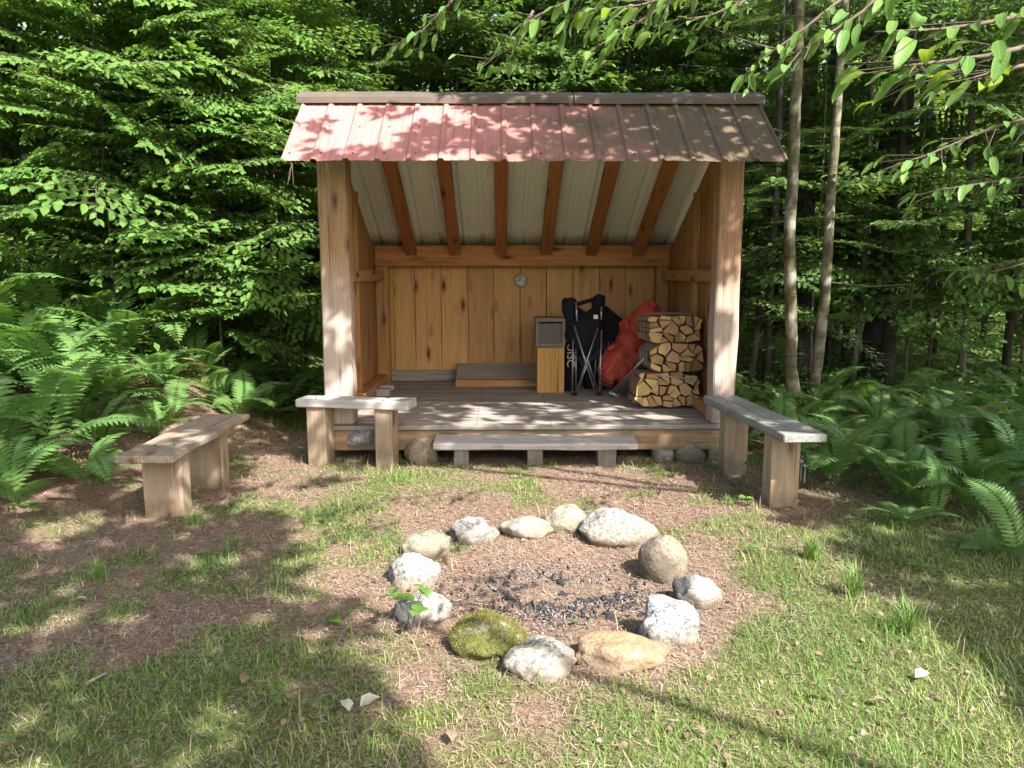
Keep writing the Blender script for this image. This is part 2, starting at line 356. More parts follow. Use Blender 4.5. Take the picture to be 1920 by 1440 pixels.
def rockmat(name, base, dark, light, speck=0.6, moss=0.0, warm=None, streak=False, sc=1.0):
    m, nt, bs, out = newmat(name); v, mp, rnd = obj_vec(nt)
    n1 = noise_n(nt, v, 7 * sc, 5, 0.65); n2 = noise_n(nt, mp((1, 1, 3) if streak else (1, 1, 1)), 55 * sc, 3, 0.7)
    n3 = noise_n(nt, v, 18 * sc, 4, 0.7)
    c = ramp(nt, n1, [(0.3, base), (0.7, light)])
    c = mix(nt, math_n(nt, 'MULTIPLY', ramp(nt, n2, [(0.48, 0.0), (0.58, 1.0)]), speck), c, dark)
    c = mix(nt, math_n(nt, 'MULTIPLY', ramp(nt, n3, [(0.54, 0.0), (0.66, 1.0)]), speck * 0.6), c, tuple(x * 1.4 for x in dark))
    if streak:
        n4 = noise_n(nt, mp((2, 2, 14)), 3.0, 4, 0.7, 1.0)
        c = mix(nt, ramp(nt, n4, [(0.56, 0.0), (0.62, 1.0)]), c, dark)
    if warm:
        c = mix(nt, math_n(nt, 'MULTIPLY', ramp(nt, noise_n(nt, v, 4.5 * sc, 4), [(0.42, 0.0), (0.6, 1.0)]), 0.8), c, warm)
    # lichen
    li = ramp(nt, noise_n(nt, v, 11 * sc, 5, 0.7), [(0.60, 0.0), (0.66, 1.0)])
    c = mix(nt, math_n(nt, 'MULTIPLY', li, 0.4), c, (0.34, 0.36, 0.27))
    g = nt.nodes.new('ShaderNodeNewGeometry'); sp = nt.nodes.new('ShaderNodeSeparateXYZ'); nt.links.new(g.outputs['Position'], sp.inputs[0])
    dirt = math_n(nt, 'ADD', sp.outputs[2], math_n(nt, 'MULTIPLY', math_n(nt, 'SUBTRACT', n1, 0.5), 0.12))
    c = mix(nt, ramp(nt, dirt, [(0.0, 0.9), (0.13, 0.0)]), c, (0.16, 0.125, 0.085))
    c = mix(nt, math_n(nt, 'MULTIPLY', ramp(nt, noise_n(nt, v, 3.2 * sc, 4, 0.6), [(0.5, 0.0), (0.7, 1.0)]), 0.45), c, tuple(x * .55 for x in base))
    cb = nt.nodes.new('ShaderNodeVectorMath'); cb.operation = 'DISTANCE'; nt.links.new(g.outputs['Position'], cb.inputs[0]); cb.inputs[1].default_value = (0.37, 3.42, 0.0)
    sf_ = ramp(nt, math_n(nt, 'ADD', cb.outputs['Value'], math_n(nt, 'MULTIPLY', math_n(nt, 'SUBTRACT', n1, 0.5), 0.35)), [(0.44, 0.6), (0.60, 0.0)])
    c = mix(nt, sf_, c, (0.045, 0.04, 0.035))
    if moss:
        mf = ramp(nt, math_n(nt, 'ADD', noise_n(nt, v, 6, 5, 0.7), moss - 0.5), [(0.45, 0.0), (0.55, 1.0)])
        c = mix(nt, mf, c, mix(nt, n2, (0.045, 0.05, 0.014), (0.15, 0.15, 0.045)))
    nt.links.new(c, bs.inputs['Base Color']); bs.inputs['Roughness'].default_value = 0.9; bs.inputs['Specular IOR Level'].default_value = 0.2
    bump(nt, bs, math_n(nt, 'ADD', n1, math_n(nt, 'MULTIPLY', n2, 0.6)), 0.9, 0.016); return m

# ------------------------------------------------------------------ ground
def axis_pts(dense0, dense1, step, far0, far1, grow=1.22):
    a = list(np.arange(dense0, dense1 + 1e-6, step)); s = step; x = dense1
    while x < far1: s *= grow; x += s; a.append(x)
    s = step; x = dense0
    while x > far0: s *= grow; x -= s; a.insert(0, x)
    return np.array(a)
def grassy(x, y):
    """how green the ground cover is, 0..1"""
    n = fbm(x, y, 1.5, 21, 4); n2 = fbm(x, y, 5.0, 31, 3)
    g = 0.20 + 1.15 * (n - 0.5) + 1.1 * (n2 - 0.5)
    g = g + 0.55 * smooth(0.9, 1.5, x) * smooth(4.8, 3.6, y) + 0.46 * smooth(3.1, 2.3, y) + 0.32 * smooth(-0.5, -1.2, x) * smooth(4.9, 3.4, y)
    g = g + 0.25 * np.exp(-(((x + 0.2) / 0.9) ** 2 + ((y - 5.15) / 0.35) ** 2))
    g = g + 0.3 * np.exp(-(((x + 1.55) / 0.4) ** 2 + ((y - 5.5) / 0.5) ** 2))
    g = g + 0.35 * smooth(1.5, 2.3, x) * smooth(5.6, 4.2, y)
    pit = np.exp(-(((x - 0.35) / 0.72) ** 2 + ((y - 3.45) / 0.72) ** 2) ** 2)
    g = g * (1 - pit) - 0.3 * pit
    g = g + 0.6 * smooth(6.6, 8.5, y)
    g = g - 0.8 * smooth(6.0, 6.1, y) * smooth(8.6, 8.5, y) * smooth(-1.6, -1.2, x) * smooth(2.1, 1.7, x)
    return np.clip(g, 0, 1)
gx_ = axis_pts(-3.6, 3.8, 0.045, -90, 90); gy_ = axis_pts(1.4, 7.0, 0.045, -60, 150)
GX, GY = np.meshgrid(gx_, gy_); GZ = ground_z(GX, GY)
nx, ny = len(gx_), len(gy_)
V = np.stack([GX.ravel(), GY.ravel(), GZ.ravel()], 1)
idx = np.arange(nx * ny).reshape(ny, nx)
F = np.stack([idx[:-1, :-1].ravel(), idx[:-1, 1:].ravel(), idx[1:, 1:].ravel(), idx[1:, :-1].ravel()], 1)
gm, nt, bs, out = newmat('ground_soil')
tc = nt.nodes.new('ShaderNodeTexCoord'); v = tc.outputs['Object']
aa = nt.nodes.new('ShaderNodeAttribute'); aa.attribute_name = 'green'
ap = nt.nodes.new('ShaderNodeAttribute'); ap.attribute_name = 'pit'
n1 = noise_n(nt, v, 3.0, 5, 0.7); n2 = noise_n(nt, v, 38, 4, 0.75); n3 = noise_n(nt, v, 150, 4, 0.85)
lit = ramp(nt, n2, [(0.25, (0.085, 0.055, 0.04)), (0.5, (0.26, 0.175, 0.125)), (0.72, (0.46, 0.35, 0.265))])
lit = mix(nt, math_n(nt, 'MULTIPLY', ramp(nt, n1, [(0.45, 0.0), (0.65, 1.0)]), 0.5), lit, (0.33, 0.195, 0.135))
lit = mix(nt, ramp(nt, n3, [(0.60, 0.0), (0.75, 0.8)]), lit, (0.52, 0.42, 0.33))
gr = ramp(nt, n2, [(0.25, (0.045, 0.07, 0.018)), (0.5, (0.11, 0.16, 0.04)), (0.75, (0.24, 0.27, 0.10))])
c = mix(nt, ramp(nt, aa.outputs['Fac'], [(0.22, 0.0), (0.6, 0.9)]), lit, gr)
c = mix(nt, ap.outputs['Fac'], c, mix(nt, n2, (0.09, 0.075, 0.07), (0.30, 0.22, 0.18)))
nt.links.new(c, bs.inputs['Base Color']); bs.inputs['Roughness'].default_value = 0.95; bs.inputs['Specular IOR Level'].default_value = 0.1
bump(nt, bs, math_n(nt, 'ADD', n2, math_n(nt, 'MULTIPLY', n3, 0.5)), 0.9, 0.025)
me = np_mesh('ground', V, F, gm, smoothf=True)
a = me.attributes.new('green', 'FLOAT', 'POINT'); a.data.foreach_set('value', grassy(V[:, 0], V[:, 1]).astype(np.float32))
pit = 0.85 * np.exp(-((((V[:, 0] - 0.38) / 0.68) ** 2 + ((V[:, 1] - 3.42) / 0.6) ** 2) ** 2)); pit *= smooth(0.25, 0.7, fbm(V[:, 0], V[:, 1], 6, 3))
a = me.attributes.new('pit', 'FLOAT', 'POINT'); a.data.foreach_set('value', pit.astype(np.float32))
tag(link('ground', me), kind='structure')

# ------------------------------------------------------------------ boards
def board(name, L, W, T, c, rot=(0, 0, 0), mat=None, parent=None, bev=0.004, jit=0.0, segs=1, rough_end=False):
    """box with the length along local x, centred on c"""
    bm = bmesh.new(); bmesh.ops.create_cube(bm, size=1.0)
    for v_ in bm.verts: v_.co = Vector((v_.co.x * L, v_.co.y * W, v_.co.z * T))
    if segs > 1:
        es = [e for e in bm.edges if abs((e.verts[0].co - e.verts[1].co).x) > L * 0.9]
        bmesh.ops.subdivide_edges(bm, edges=es, cuts=segs - 1)
    if jit:
        s0 = random.random() * 50
        for v_ in bm.verts:
            q = v_.co * 3 + Vector((s0, s0, 0)); k = (v_.co.x * 2.3 + s0)
            v_.co.y += jit * (mn.noise(Vector((k, 0 if v_.co.y < 0 else 5, 1)))) ; v_.co.z += jit * 0.7 * mn.noise(Vector((k, 0 if v_.co.z < 0 else 5, 9)))
    if bev: bmesh.ops.bevel(bm, geom=bm.edges[:], offset=bev, segments=1, affect='EDGES', clamp_overlap=True)
    me = bpy.data.meshes.new(name); bm.to_mesh(me); bm.free(); me.materials.append(mat)
    o = link(name, me, parent); o.location = c; o.rotation_euler = rot; return o
VERT = (0, R(-90), 0)      # local x -> world z ; y stays ; thickness z -> -x
def vplank_xz(name, x0, x1, y0, y1, z0, z1, mat, parent, **k):
    # upright board facing camera: length z, width x, thickness y
    o = board(name, z1 - z0, x1 - x0, y1 - y0, ((x0 + x1) / 2, (y0 + y1) / 2, (z0 + z1) / 2), (0, 0, 0), mat, parent, **k)
    o.rotation_euler = Matrix(((0, 1, 0), (0, 0, 1), (1, 0, 0))).to_euler(); return o

# ------------------------------------------------------------------ the shelter
sh = empty('lean_to_shelter', (0, 6.0, 0.0), 0, 'open-fronted pine lean-to shelter with a pink-red ribbed metal roof', 'shelter')
sh_inv = Matrix.Translation((0, -6.0, 0))
def S(o):            # parts are built in world coordinates, then hung on the empty
    o.parent = sh; o.location = Vector(o.location) + Vector((0, -6.0, 0)); return o
XL, XR, FZ = -1.395, 1.86, 0.28
YE, ZE, YR, ZR, YB, ZB = 5.45, 2.235, 6.20, 2.815, 8.88, 1.565
slopeB = (ZR - 1.79) / (8.4 - YR)
ZB = ZR - slopeB * (YB - YR)
def roof_z(y): return ZR - (ZR - ZE) * (YR - y) / (YR - YE) if y < YR else ZR - slopeB * (y - YR)
# posts
for x0, x1 in ((XL + 0.0, XL + 0.225), (XR - 0.185, XR)):
    S(vplank_xz('post', x0, x1, 6.0, 6.19, FZ + 0.002, roof_z(6.1) - 0.09, M['post'], None, bev=0.012, jit=0.012, segs=10))
for x0, x1 in ((XL + 0.03, XL + 0.165), (XR - 0.165, XR - 0.03)):
    S(vplank_xz('corner_post', x0, x1, 8.43, 8.60, FZ + 0.002, 1.555, M['side'], None, bev=0.006))
S(vplank_xz('batten', -1.238, -1.205, 8.585, 8.618, FZ + 0.13, 1.55, M['box'], None, bev=0.003))
# plates
S(board('wall_plate', XR - XL - 0.058, 0.20, 0.225, ((XL + XR) / 2, 8.50, 1.668), (0, 0, 0), M['beam'], None, bev=0.01, segs=8, jit=0.006))
S(board('front_beam', XR - XL - 0.46, 0.12, 0.16, ((XL + XR) / 2, 6.10, 2.62), (0, 0, 0), M['beam'], None, bev=0.006))
# back wall planks
edges = [735, 779, 828, 878, 926, 975, 1024, 1073, 1122, 1171, 1219, 1240]
xs = [at(e, 600, Y=8.64).x for e in edges] + [XR - 0.03]
xs[0] = XL + 0.03 + 0.17
xs = [XL + 0.03] + xs
for i in range(len(xs) - 1):
    S(vplank_xz('plank', xs[i] + 0.003, xs[i + 1] - 0.003, 8.622 + random.uniform(0, .004), 8.65, 0.20, 1.80, M['honey'], None, bev=0.004))
# side walls: upright boards with slanted heads
def side_board(x0, x1, y0, y1, z0):
    mb = MB(); L0 = roof_z(y0) - 0.03 - z0; L1 = roof_z(y1) - 0.03 - z0; h = []
    ys = [y0, y1]
    if y0 < YR < y1: ys = [y0, YR, y1]
    # local x up, local y along world y, local z along -world x
    yc = (y0 + y1) / 2; v_ = []; n = len(ys)
    for t in (0, x1 - x0):
        for y in ys: v_.append((0, y - yc, t))
        for y in reversed(ys): v_.append((roof_z(y) - 0.03 - z0, y - yc, t))
    k = 2 * n
    f = [tuple(range(k))[::-1], tuple(range(k, 2 * k))] + [(i, (i + 1) % k, (i + 1) % k + k, i + k) for i in range(k)]
    mb.add(v_, f); o = mb.obj('side_plank', M['side'])
    bm = bmesh.new(); bm.from_mesh(o.data); bmesh.ops.recalc_face_normals(bm, faces=bm.faces)
    bmesh.ops.bevel(bm, geom=bm.edges[:], offset=0.003, segments=1, affect='EDGES'); bm.to_mesh(o.data); bm.free()
    o.rotation_euler = Matrix(((0, 0, 1), (0, 1, 0), (1, 0, 0))).to_euler() if False else (0, 0, 0)
    Mx = Matrix(((0, 0, -1), (0, 1, 0), (1, 0, 0))); o.rotation_euler = Mx.to_euler(); o.location = (x1, yc, z0)
    return S(o)
for (xa, xb) in ((XL + 0.001, XL + 0.026), (XR - 0.026, XR - 0.001)):
    y = 6.195; k = 0
    while y < 8.62:
        w = random.uniform(0.2, 0.29); y2 = min(y + w, 8.65)
        if 8.65 - y2 < 0.1: y2 = 8.65
        side_board(xa + random.uniform(-.002, .002), xb, y + 0.002, y2 - 0.002, 0.20); y = y2
        if y2 >= 8.65: break
for sx_, x0, x1 in ((1, XL + .03, XL + 0.12), (-1, XR - 0.12, XR - .03)):
    S(board('girt', 2.22, 0.095, 0.11, ((x0 + x1) / 2, 7.31, 1.455), (0, 0, R(90)), M['side'], None, bev=0.006, jit=0.008, segs=6))
for x0, x1 in ((XL + .028, XL + .085), (XR - .085, XR - .028)):
    S(board('side_stud', 1.9, 0.09, 0.055, ((x0 + x1) / 2, 7.2, FZ + 0.98), (0, R(-90), 0), M['side'], None, bev=0.004))
# floor boards
y = 5.965; k = 0
while y < 8.58:
    w = 0.142; S(board('floor_board', XR - XL + 0.03, w - 0.006, 0.036, ((XL + XR) / 2 + random.uniform(-.004, .004), y + w / 2, FZ - 0.018 + random.uniform(-.002, .001)), (0, 0, R(random.uniform(-.08, .08))), M['floor'], None, bev=0.005)); y += w
S(board('rim_board', XR - XL - 0.01, 0.05, 0.165, ((XL + XR) / 2, 6.025, FZ - 0.124), (0, 0, 0), M['rim'], None, bev=0.006, segs=8, jit=0.006))
S(board('rim_board', 2.5, 0.05, 0.165, (XL + 0.03, 7.32, FZ - 0.124), (0, 0, R(90)), M['rim'], None, bev=0.006))
S(board('rim_board', 2.5, 0.05, 0.165, (XR - 0.03, 7.32, FZ - 0.124), (0, 0, R(90)), M['rim'], None, bev=0.006))
for x in (-0.8, -0.2, 0.4, 1.0, 1.5):
    S(board('floor_joist', 2.45, 0.05, 0.15, (x, 7.32, FZ - 0.118), (0, 0, R(90)), M['side'], None, bev=0))
S(board('sill_board', 1.0, 0.04, 0.12, (-0.74, 8.59, FZ + 0.062), (0, 0, 0), M['floor'], None, bev=0.006))
S(board('sill_board', 1.3, 0.04, 0.12, (1.15, 8.59, FZ + 0.062), (0, 0, 0), M['floor'], None, bev=0.006))
S(board('sill_board', 2.15, 0.12, 0.10, (XL + 0.09, 7.33, FZ + 0.052), (0, 0, R(90)), M['side'], None, bev=0.01))
S(board('sill_board', 2.15, 0.12, 0.10, (XR - 0.09, 7.33, FZ + 0.052), (0, 0, R(90)), M['side'], None, bev=0.01))
# rafters
rx = [at(p, 459, Y=8.4).x for p in (771, 853, 940, 1024, 1109, 1196)]
ang = math.atan(slopeB); Lr = (8.42 - 6.22) / math.cos(ang)
for x in rx:
    yc = (6.22 + 8.42) / 2; zc = roof_z(yc) - 0.022 - 0.045 / math.cos(ang)
    S(board('rafter', Lr, 0.118, 0.09, (x, yc, zc), Matrix(((0, 1, 0), (math.cos(ang), 0, math.sin(ang)), (-math.sin(ang), 0, math.cos(ang)))).to_euler(), M['rafter'], None, bev=0.006, jit=0.008, segs=8))
angF = math.atan2(ZR - ZE, YR - YE)
for x in [XL + 0.11] + rx + [XR - 0.09]:
    yc = (YE + 0.26 + YR - 0.08) / 2; Lf = (YR - YE - 0.34) / math.cos(angF); zc = roof_z(yc) - 0.02 - 0.04 / math.cos(angF)
    S(board('front_rafter', Lf, 0.10, 0.08, (x, yc, zc), Matrix(((0, -1, 0), (math.cos(angF), 0, -math.sin(angF)), (math.sin(angF), 0, math.cos(angF)))).to_euler(), M['rafter'], None, bev=0.005))
# roof sheets: ribbed metal, coloured above and white below
def metal_top():
    m, nt, bs, out = newmat('faded_red_metal'); tc = nt.nodes.new('ShaderNodeTexCoord'); v = tc.outputs['Object']
    mp = nt.nodes.new('ShaderNodeMapping'); mp.inputs['Scale'].default_value = (14, 1.2, 1.2); nt.links.new(v, mp.inputs[0])
    s = noise_n(nt, mp.outputs[0], 2.0, 5, 0.7); n = noise_n(nt, v, 3.0, 5, 0.65); f = noise_n(nt, v, 90, 3, 0.8)
    c = ramp(nt, s, [(0.3, (0.34, 0.135, 0.12)), (0.7, (0.47, 0.21, 0.19))])
    c = mix(nt, math_n(nt, 'MULTIPLY', ramp(nt, f, [(0.5, 0.0), (0.7, 1.0)]), 0.25), c, (0.62, 0.38, 0.34))
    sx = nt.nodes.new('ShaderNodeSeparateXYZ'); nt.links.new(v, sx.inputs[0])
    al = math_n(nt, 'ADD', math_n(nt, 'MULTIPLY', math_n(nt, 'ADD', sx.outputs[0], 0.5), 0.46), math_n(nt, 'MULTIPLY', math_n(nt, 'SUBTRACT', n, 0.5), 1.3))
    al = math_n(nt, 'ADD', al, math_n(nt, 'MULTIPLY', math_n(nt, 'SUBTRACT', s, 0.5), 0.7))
    shade_f = ramp(nt, al, [(0.05, 0.0), (0.75, 1.0)])  # olive tree shade over the right half, painted into the metal colour
    c = mix(nt, math_n(nt, 'MULTIPLY', shade_f, 0.86), c, mix(nt, s, (0.045, 0.043, 0.018), (0.105, 0.098, 0.045)))
    nt.links.new(c, bs.inputs['Base Color']); bs.inputs['Roughness'].default_value = 0.62; bs.inputs['Specular IOR Level'].default_value = 0.35
    bump(nt, bs, math_n(nt, 'ADD', s, f), 0.25, 0.004); return m
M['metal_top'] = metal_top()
def metal_under():
    m, nt, bs, out = newmat('white_metal_underside'); tc = nt.nodes.new('ShaderNodeTexCoord'); v = tc.outputs['Object']
    n = noise_n(nt, v, 5, 5, 0.7); sx = nt.nodes.new('ShaderNodeSeparateXYZ'); nt.links.new(v, sx.inputs[0])
    c = mix(nt, n, (0.84, 0.85, 0.84), (0.72, 0.73, 0.71))
    mould = math_n(nt, 'SUBTRACT', math_n(nt, 'ADD', sx.outputs[1], math_n(nt, 'MULTIPLY', n, 0.25)), 7.9)
    c = mix(nt, ramp(nt, mould, [(0.38, 0.0), (0.62, 0.9)]), c, (0.07, 0.08, 0.05))
    nt.links.new(c, bs.inputs['Base Color']); bs.inputs['Roughness'].default_value = 0.55; return m
M['metal_under'] = metal_under()
def profile(x0, x1, pitch):
    pts = []; x = x0
    while x < x1 - 1e-6:
        p = pitch
        pts += [(x - 0.0, 0.017), (x + 0.012, 0.017), (x + 0.026, 0)]
        for q in (0.36, 0.66):
            pts += [(x + p * q - 0.010, 0), (x + p * q - 0.005, 0.0022), (x + p * q + 0.005, 0.0022), (x + p * q + 0.010, 0)]
        pts += [(x + p - 0.026, 0), (x + p - 0.012, 0.017)]
        x += p
    pts.append((x1, 0.017)); return pts
RX0, RX1 = -1.505, 1.985; NSH = 4; PITCH_R = (RX1 - RX0) / 16
def sheet(ya, za, yb, zb, x0, x1, name, wav, segs=10):
    pr = profile(x0, x1, PITCH_R); a = Vector((0, ya, za)); b = Vector((0, yb, zb)); d = (b - a); n = Vector((0, -d.z, d.y)).normalized()
    if n.z < 0: n = -n
    mb = MB(); V_ = []; m = len(pr)
    for layer in (0, -0.0025):
        for i in range(segs + 1):
            t = i / segs
            for (x, h) in pr:
                w = 0.004 * mn.noise(Vector((x * 5, t * 2 + wav, wav)))
                end = 0.012 * mn.noise(Vector((x * 6.0, 3.3, wav))) if i == 0 else 0
                V_.append(a + d * t + n * (h + layer + w) + d.normalized() * end * 1.0 + Vector((x, 0, 0)))
    F_ = []; G_ = []; off = (segs + 1) * m
    for i in range(segs):
        for j in range(m - 1):
            q = (i * m + j, i * m + j + 1, (i + 1) * m + j + 1, (i + 1) * m + j)
            F_.append(q); G_.append(tuple(k + off for k in q[::-1]))
    edge = []
    for j in range(m - 1):
        edge.append((j + off, j + 1 + off, j + 1, j)); e = segs * m; edge.append((e + j, e + j + 1, e + j + 1 + off, e + j + off))
    for i in range(segs):
        edge.append((i * m, (i + 1) * m, (i + 1) * m + off, i * m + off)); e = m - 1; edge.append((i * m + e + off, (i + 1) * m + e + off, (i + 1) * m + e, i * m + e))
    if (b - a).y < 0: pass
    mb.add(V_, F_, 0); mb.f += G_; mb.m += [1] * len(G_); mb.f += edge; mb.m += [0] * len(edge)
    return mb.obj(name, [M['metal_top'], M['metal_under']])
wS = (RX1 - RX0) / NSH
for i in range(NSH):
    z_off = 0.0015 * (i % 2)
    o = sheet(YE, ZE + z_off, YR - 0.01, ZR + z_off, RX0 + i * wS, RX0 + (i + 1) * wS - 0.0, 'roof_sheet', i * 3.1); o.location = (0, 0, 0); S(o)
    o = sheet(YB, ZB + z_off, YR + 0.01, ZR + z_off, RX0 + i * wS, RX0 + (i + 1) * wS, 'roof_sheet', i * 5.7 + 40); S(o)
# ridge cap: weathered boards / folded cap
M['cap'] = simple('ridge_cap_metal', (0.15, 0.10, 0.085), 0.65, scale=3, c2=(0.07, 0.062, 0.045), bmp=0.2)
def cap(x0, x1, name):
    mb = MB(); V_ = []; n = 14
    prof = [(YR - 0.135, ZR - 0.066), (YR - 0.135, ZR - 0.022), (YR - 0.11, ZR - 0.004), (YR, ZR + 0.045), (YR + 0.12, ZR + 0.0), (YR + 0.12, ZR - 0.03)]
    prof2 = [(a, b - 0.006) if k > 1 else (a + 0.006, b) for k, (a, b) in enumerate(prof)]
    for pp in (prof, prof2):
        for i in range(n + 1):
            x = x0 + (x1 - x0) * i / n; w = 0.006 * mn.noise(Vector((x * 1.7, 0, 0)))
            V_ += [(x, a, b + w) for a, b in pp]
    m = len(prof); off = (n + 1) * m; F_ = []
    for i in range(n):
        for j in range(m - 1):
            q = (i * m + j, (i + 1) * m + j, (i + 1) * m + j + 1, i * m + j + 1); F_ += [q, tuple(k + off for k in q[::-1])]
        F_ += [(i * m, i * m + off, (i + 1) * m + off, (i + 1) * m)]; e = m - 1; F_ += [(i * m + e, (i + 1) * m + e, (i + 1) * m + e + off, i * m + e + off)]
    for j in range(m - 1):
        F_ += [(j, j + 1, j + 1 + off, j + off)]; e = n * m; F_ += [(e + j, e + j + off, e + j + 1 + off, e + j + 1)]
    mb.add(V_, F_); return S(mb.obj(name, M['cap']))
cap(RX0 - 0.04, 0.55, 'ridge_cap'); cap(0.56, RX1 + 0.03, 'ridge_cap')

def nails(name, pts, nrm, r_, mat, lab=None):
    mb = MB(); n = Vector(nrm).normalized()
    for p in pts: mb.tube([Vector(p) - n * .002, Vector(p) + n * .003], r_, 6)
    o = S(mb.obj(name, mat)); o['kind'] = 'stuff'; return o
M['nail'] = simple('rusty_nail', (0.06, 0.04, 0.03), 0.6, 0.4)
nails('nail_heads', [((xs[i] + xs[i + 1]) / 2 + dx, 8.622, z + random.uniform(-.01, .01)) for i in range(len(xs) - 1) for dx in (-.06, .06) for z in (.52, 1.02, 1.5)], (0, -1, 0), .0045, M['nail'])
nails('nail_heads', [(x, 5.965 + .142 * k + dy, FZ + .001) for k in range(18) for x in (-1.2, -.8, -.2, .4, 1.0, 1.5) for dy in (.04, .10)], (0, 0, 1), .004, M['nail'])
nails('roof_screws', [(RX0 + (j + .12) * PITCH_R + .012, YE + (YR - YE) * t, ZE + (ZR - ZE) * t + .004) for j in range(16) for t in (.10, .50, .86)], (0, -(ZR - ZE), (YR - YE)), .007, M['nail'])
# foundation stones and things round the base -------------------------------------------------
def rock_mesh(name, rx_, ry_, rz_, seed, mat, sub=4, rough=0.12, cuts=4, box=0.0):
    bm = bmesh.new(); bmesh.ops.create_icosphere(bm, subdivisions=sub, radius=1.0)
    rr = random.Random(seed); pl = []
    for _ in range(cuts):
        n = Vector((rr.uniform(-1, 1), rr.uniform(-1, 1), rr.uniform(-0.3, 1))).normalized(); pl.append((n, rr.uniform(0.72, 0.9)))
    s0 = rr.uniform(0, 100)
    for v_ in bm.verts:
        p = v_.co.normalized()
        if box: 
            mx = max(abs(p.x), abs(p.y), abs(p.z)); p = p.lerp(p / mx * 0.85, box)
        for n, d in pl:
            k = p.dot(n)
            if k > d: p = p - n * (k - d) * 0.85
        q = p * 1.3 + Vector((s0, s0, s0)); f = 1 + rough * mn.noise(q) * 1.5 + rough * 0.55 * mn.noise(q * 2.7) + rough * 0.26 * mn.noise(q * 7)
        p = p * f; v_.co = Vector((p.x * rx_, p.y * ry_, p.z * rz_))
    me = bpy.data.meshes.new(name); bm.to_mesh(me); bm.free(); me.materials.append(mat)
    me.polygons.foreach_set('use_smooth', [True] * len(me.polygons)); return me
G1 = rockmat('granite_white', (0.36, 0.355, 0.34), (0.10, 0.10, 0.10), (0.54, 0.54, 0.52), 0.9)
G2 = rockmat('granite_grey', (0.30, 0.29, 0.25), (0.11, 0.10, 0.085), (0.42, 0.40, 0.35), 0.6)
G3 = rockmat('granite_pale', (0.32, 0.30, 0.27), (0.09, 0.085, 0.08), (0.47, 0.45, 0.40), 0.85)
G4 = rockmat('rock_tan', (0.27, 0.225, 0.165), (0.13, 0.10, 0.075), (0.38, 0.32, 0.24), 0.7)
G5 = rockmat('rock_brown', (0.30, 0.205, 0.13), (0.14, 0.09, 0.055), (0.39, 0.29, 0.20), 0.6, warm=(0.36, 0.17, 0.07))
G6 = rockmat('rock_moss', (0.26, 0.25, 0.2), (0.11, 0.10, 0.085), (0.34, 0.32, 0.27), 0.6, moss=0.52)
G7 = rockmat('rock_streaked', (0.34, 0.34, 0.325), (0.11, 0.11, 0.105), (0.52, 0.52, 0.50), 0.7, streak=True)
G8 = rockmat('rock_lichen', (0.27, 0.255, 0.19), (0.10, 0.09, 0.07), (0.38, 0.36, 0.27), 0.6, moss=0.33)
G9 = rockmat('rock_blotched', (0.44, 0.44, 0.42), (0.07, 0.07, 0.065), (0.58, 0.58, 0.56), 0.95, sc=0.6)
G10 = rockmat('rock_green', (0.20, 0.21, 0.12), (0.10, 0.11, 0.05), (0.28, 0.28, 0.17), 0.4, moss=0.42)
def stone(x0, y0, x1, y1, mat, label, cat='stone', group=None, seed=1, hh=None, depth=0.85, box=0.0, cuts=5, tilt=0, rough=0.17, zb=None, yshift=0):
    c = at((x0 + x1) / 2, y1 - 6, Z=0.02); D = (c - CAM).dot(_f); w = (x1 - x0) * D / FPX
    dpt = w * depth; el = math.atan2(CAM.z, c.y)
    h = ((y1 - y0) * D / FPX - dpt * math.sin(el) * 0.75) / math.cos(el)
    h = max(0.09, h); h = hh or h
    cy_ = c.y + dpt * 0.42 + yshift; cx_ = c.x * (cy_ / c.y) if False else c.x + (c.x / c.y) * dpt * 0.42
    z = gz(cx_, cy_) + h * 0.26
    me = rock_mesh('stone', w / 2 * 1.10, dpt / 2 * 1.10, h * 0.76, seed, mat, box=box, cuts=cuts, rough=rough)
    o = link('stone', me); o.location = (cx_, cy_, z if zb is None else zb + h * .5); o.rotation_euler = (0, R(tilt), 0)
    return tag(o, label, cat, group)
RG = 'stones of the fire ring'
ring = [(751, 985, 845, 1043, G8, 'olive grey stone in the fire ring with yellow lichen, behind the smooth white one', 11, {}),
 (842, 959, 929, 1015, G7, 'angular white streaked stone at the back left of the fire ring', 12, dict(cuts=8)),
 (941, 963, 1030, 1008, G2, 'flat grey brown stone at the back of the fire ring', 13, dict(depth=0.7)),
 (1020, 941, 1100, 997, G8, 'round grey stone with lichen at the far back of the fire ring', 14, {}),
 (1090, 944, 1229, 1018, G3, 'wide pale granite stone, the largest at the back of the fire ring', 15, dict(depth=0.6, tilt=8)),
 (1197, 986, 1284, 1079, G4, 'round tan boulder on the right of the fire ring', 61, dict(cuts=0, rough=.10)),
 (1259, 1058, 1344, 1134, G7, 'white and grey stone with a sloping face, outermost on the right of the ring', 17, {}),
 (1200, 1106, 1308, 1210, G1, 'tall egg-shaped speckled stone at the right front of the fire ring', 18, dict(cuts=2, depth=0.8)),
 (1078, 1180, 1248, 1261, G5, 'long smooth brown stone with an orange edge at the front of the ring', 19, dict(depth=0.62, cuts=3)),
 (949, 1184, 1075, 1271, G3, 'light grey speckled stone at the front of the ring beside the brown one', 20, dict(cuts=2)),
 (838, 1133, 974, 1232, G6, 'mound-like stone covered in yellow green moss at the ring front', 21, dict(depth=0.95)),
 (745, 1100, 843, 1166, G9, 'white stone with black blotches behind the green seedling', 22, dict(cuts=6)),
 (726, 1027, 822, 1101, G7 if False else G1, 'smooth whitish stone at the left edge of the fire ring', 23, {})]
stones = []
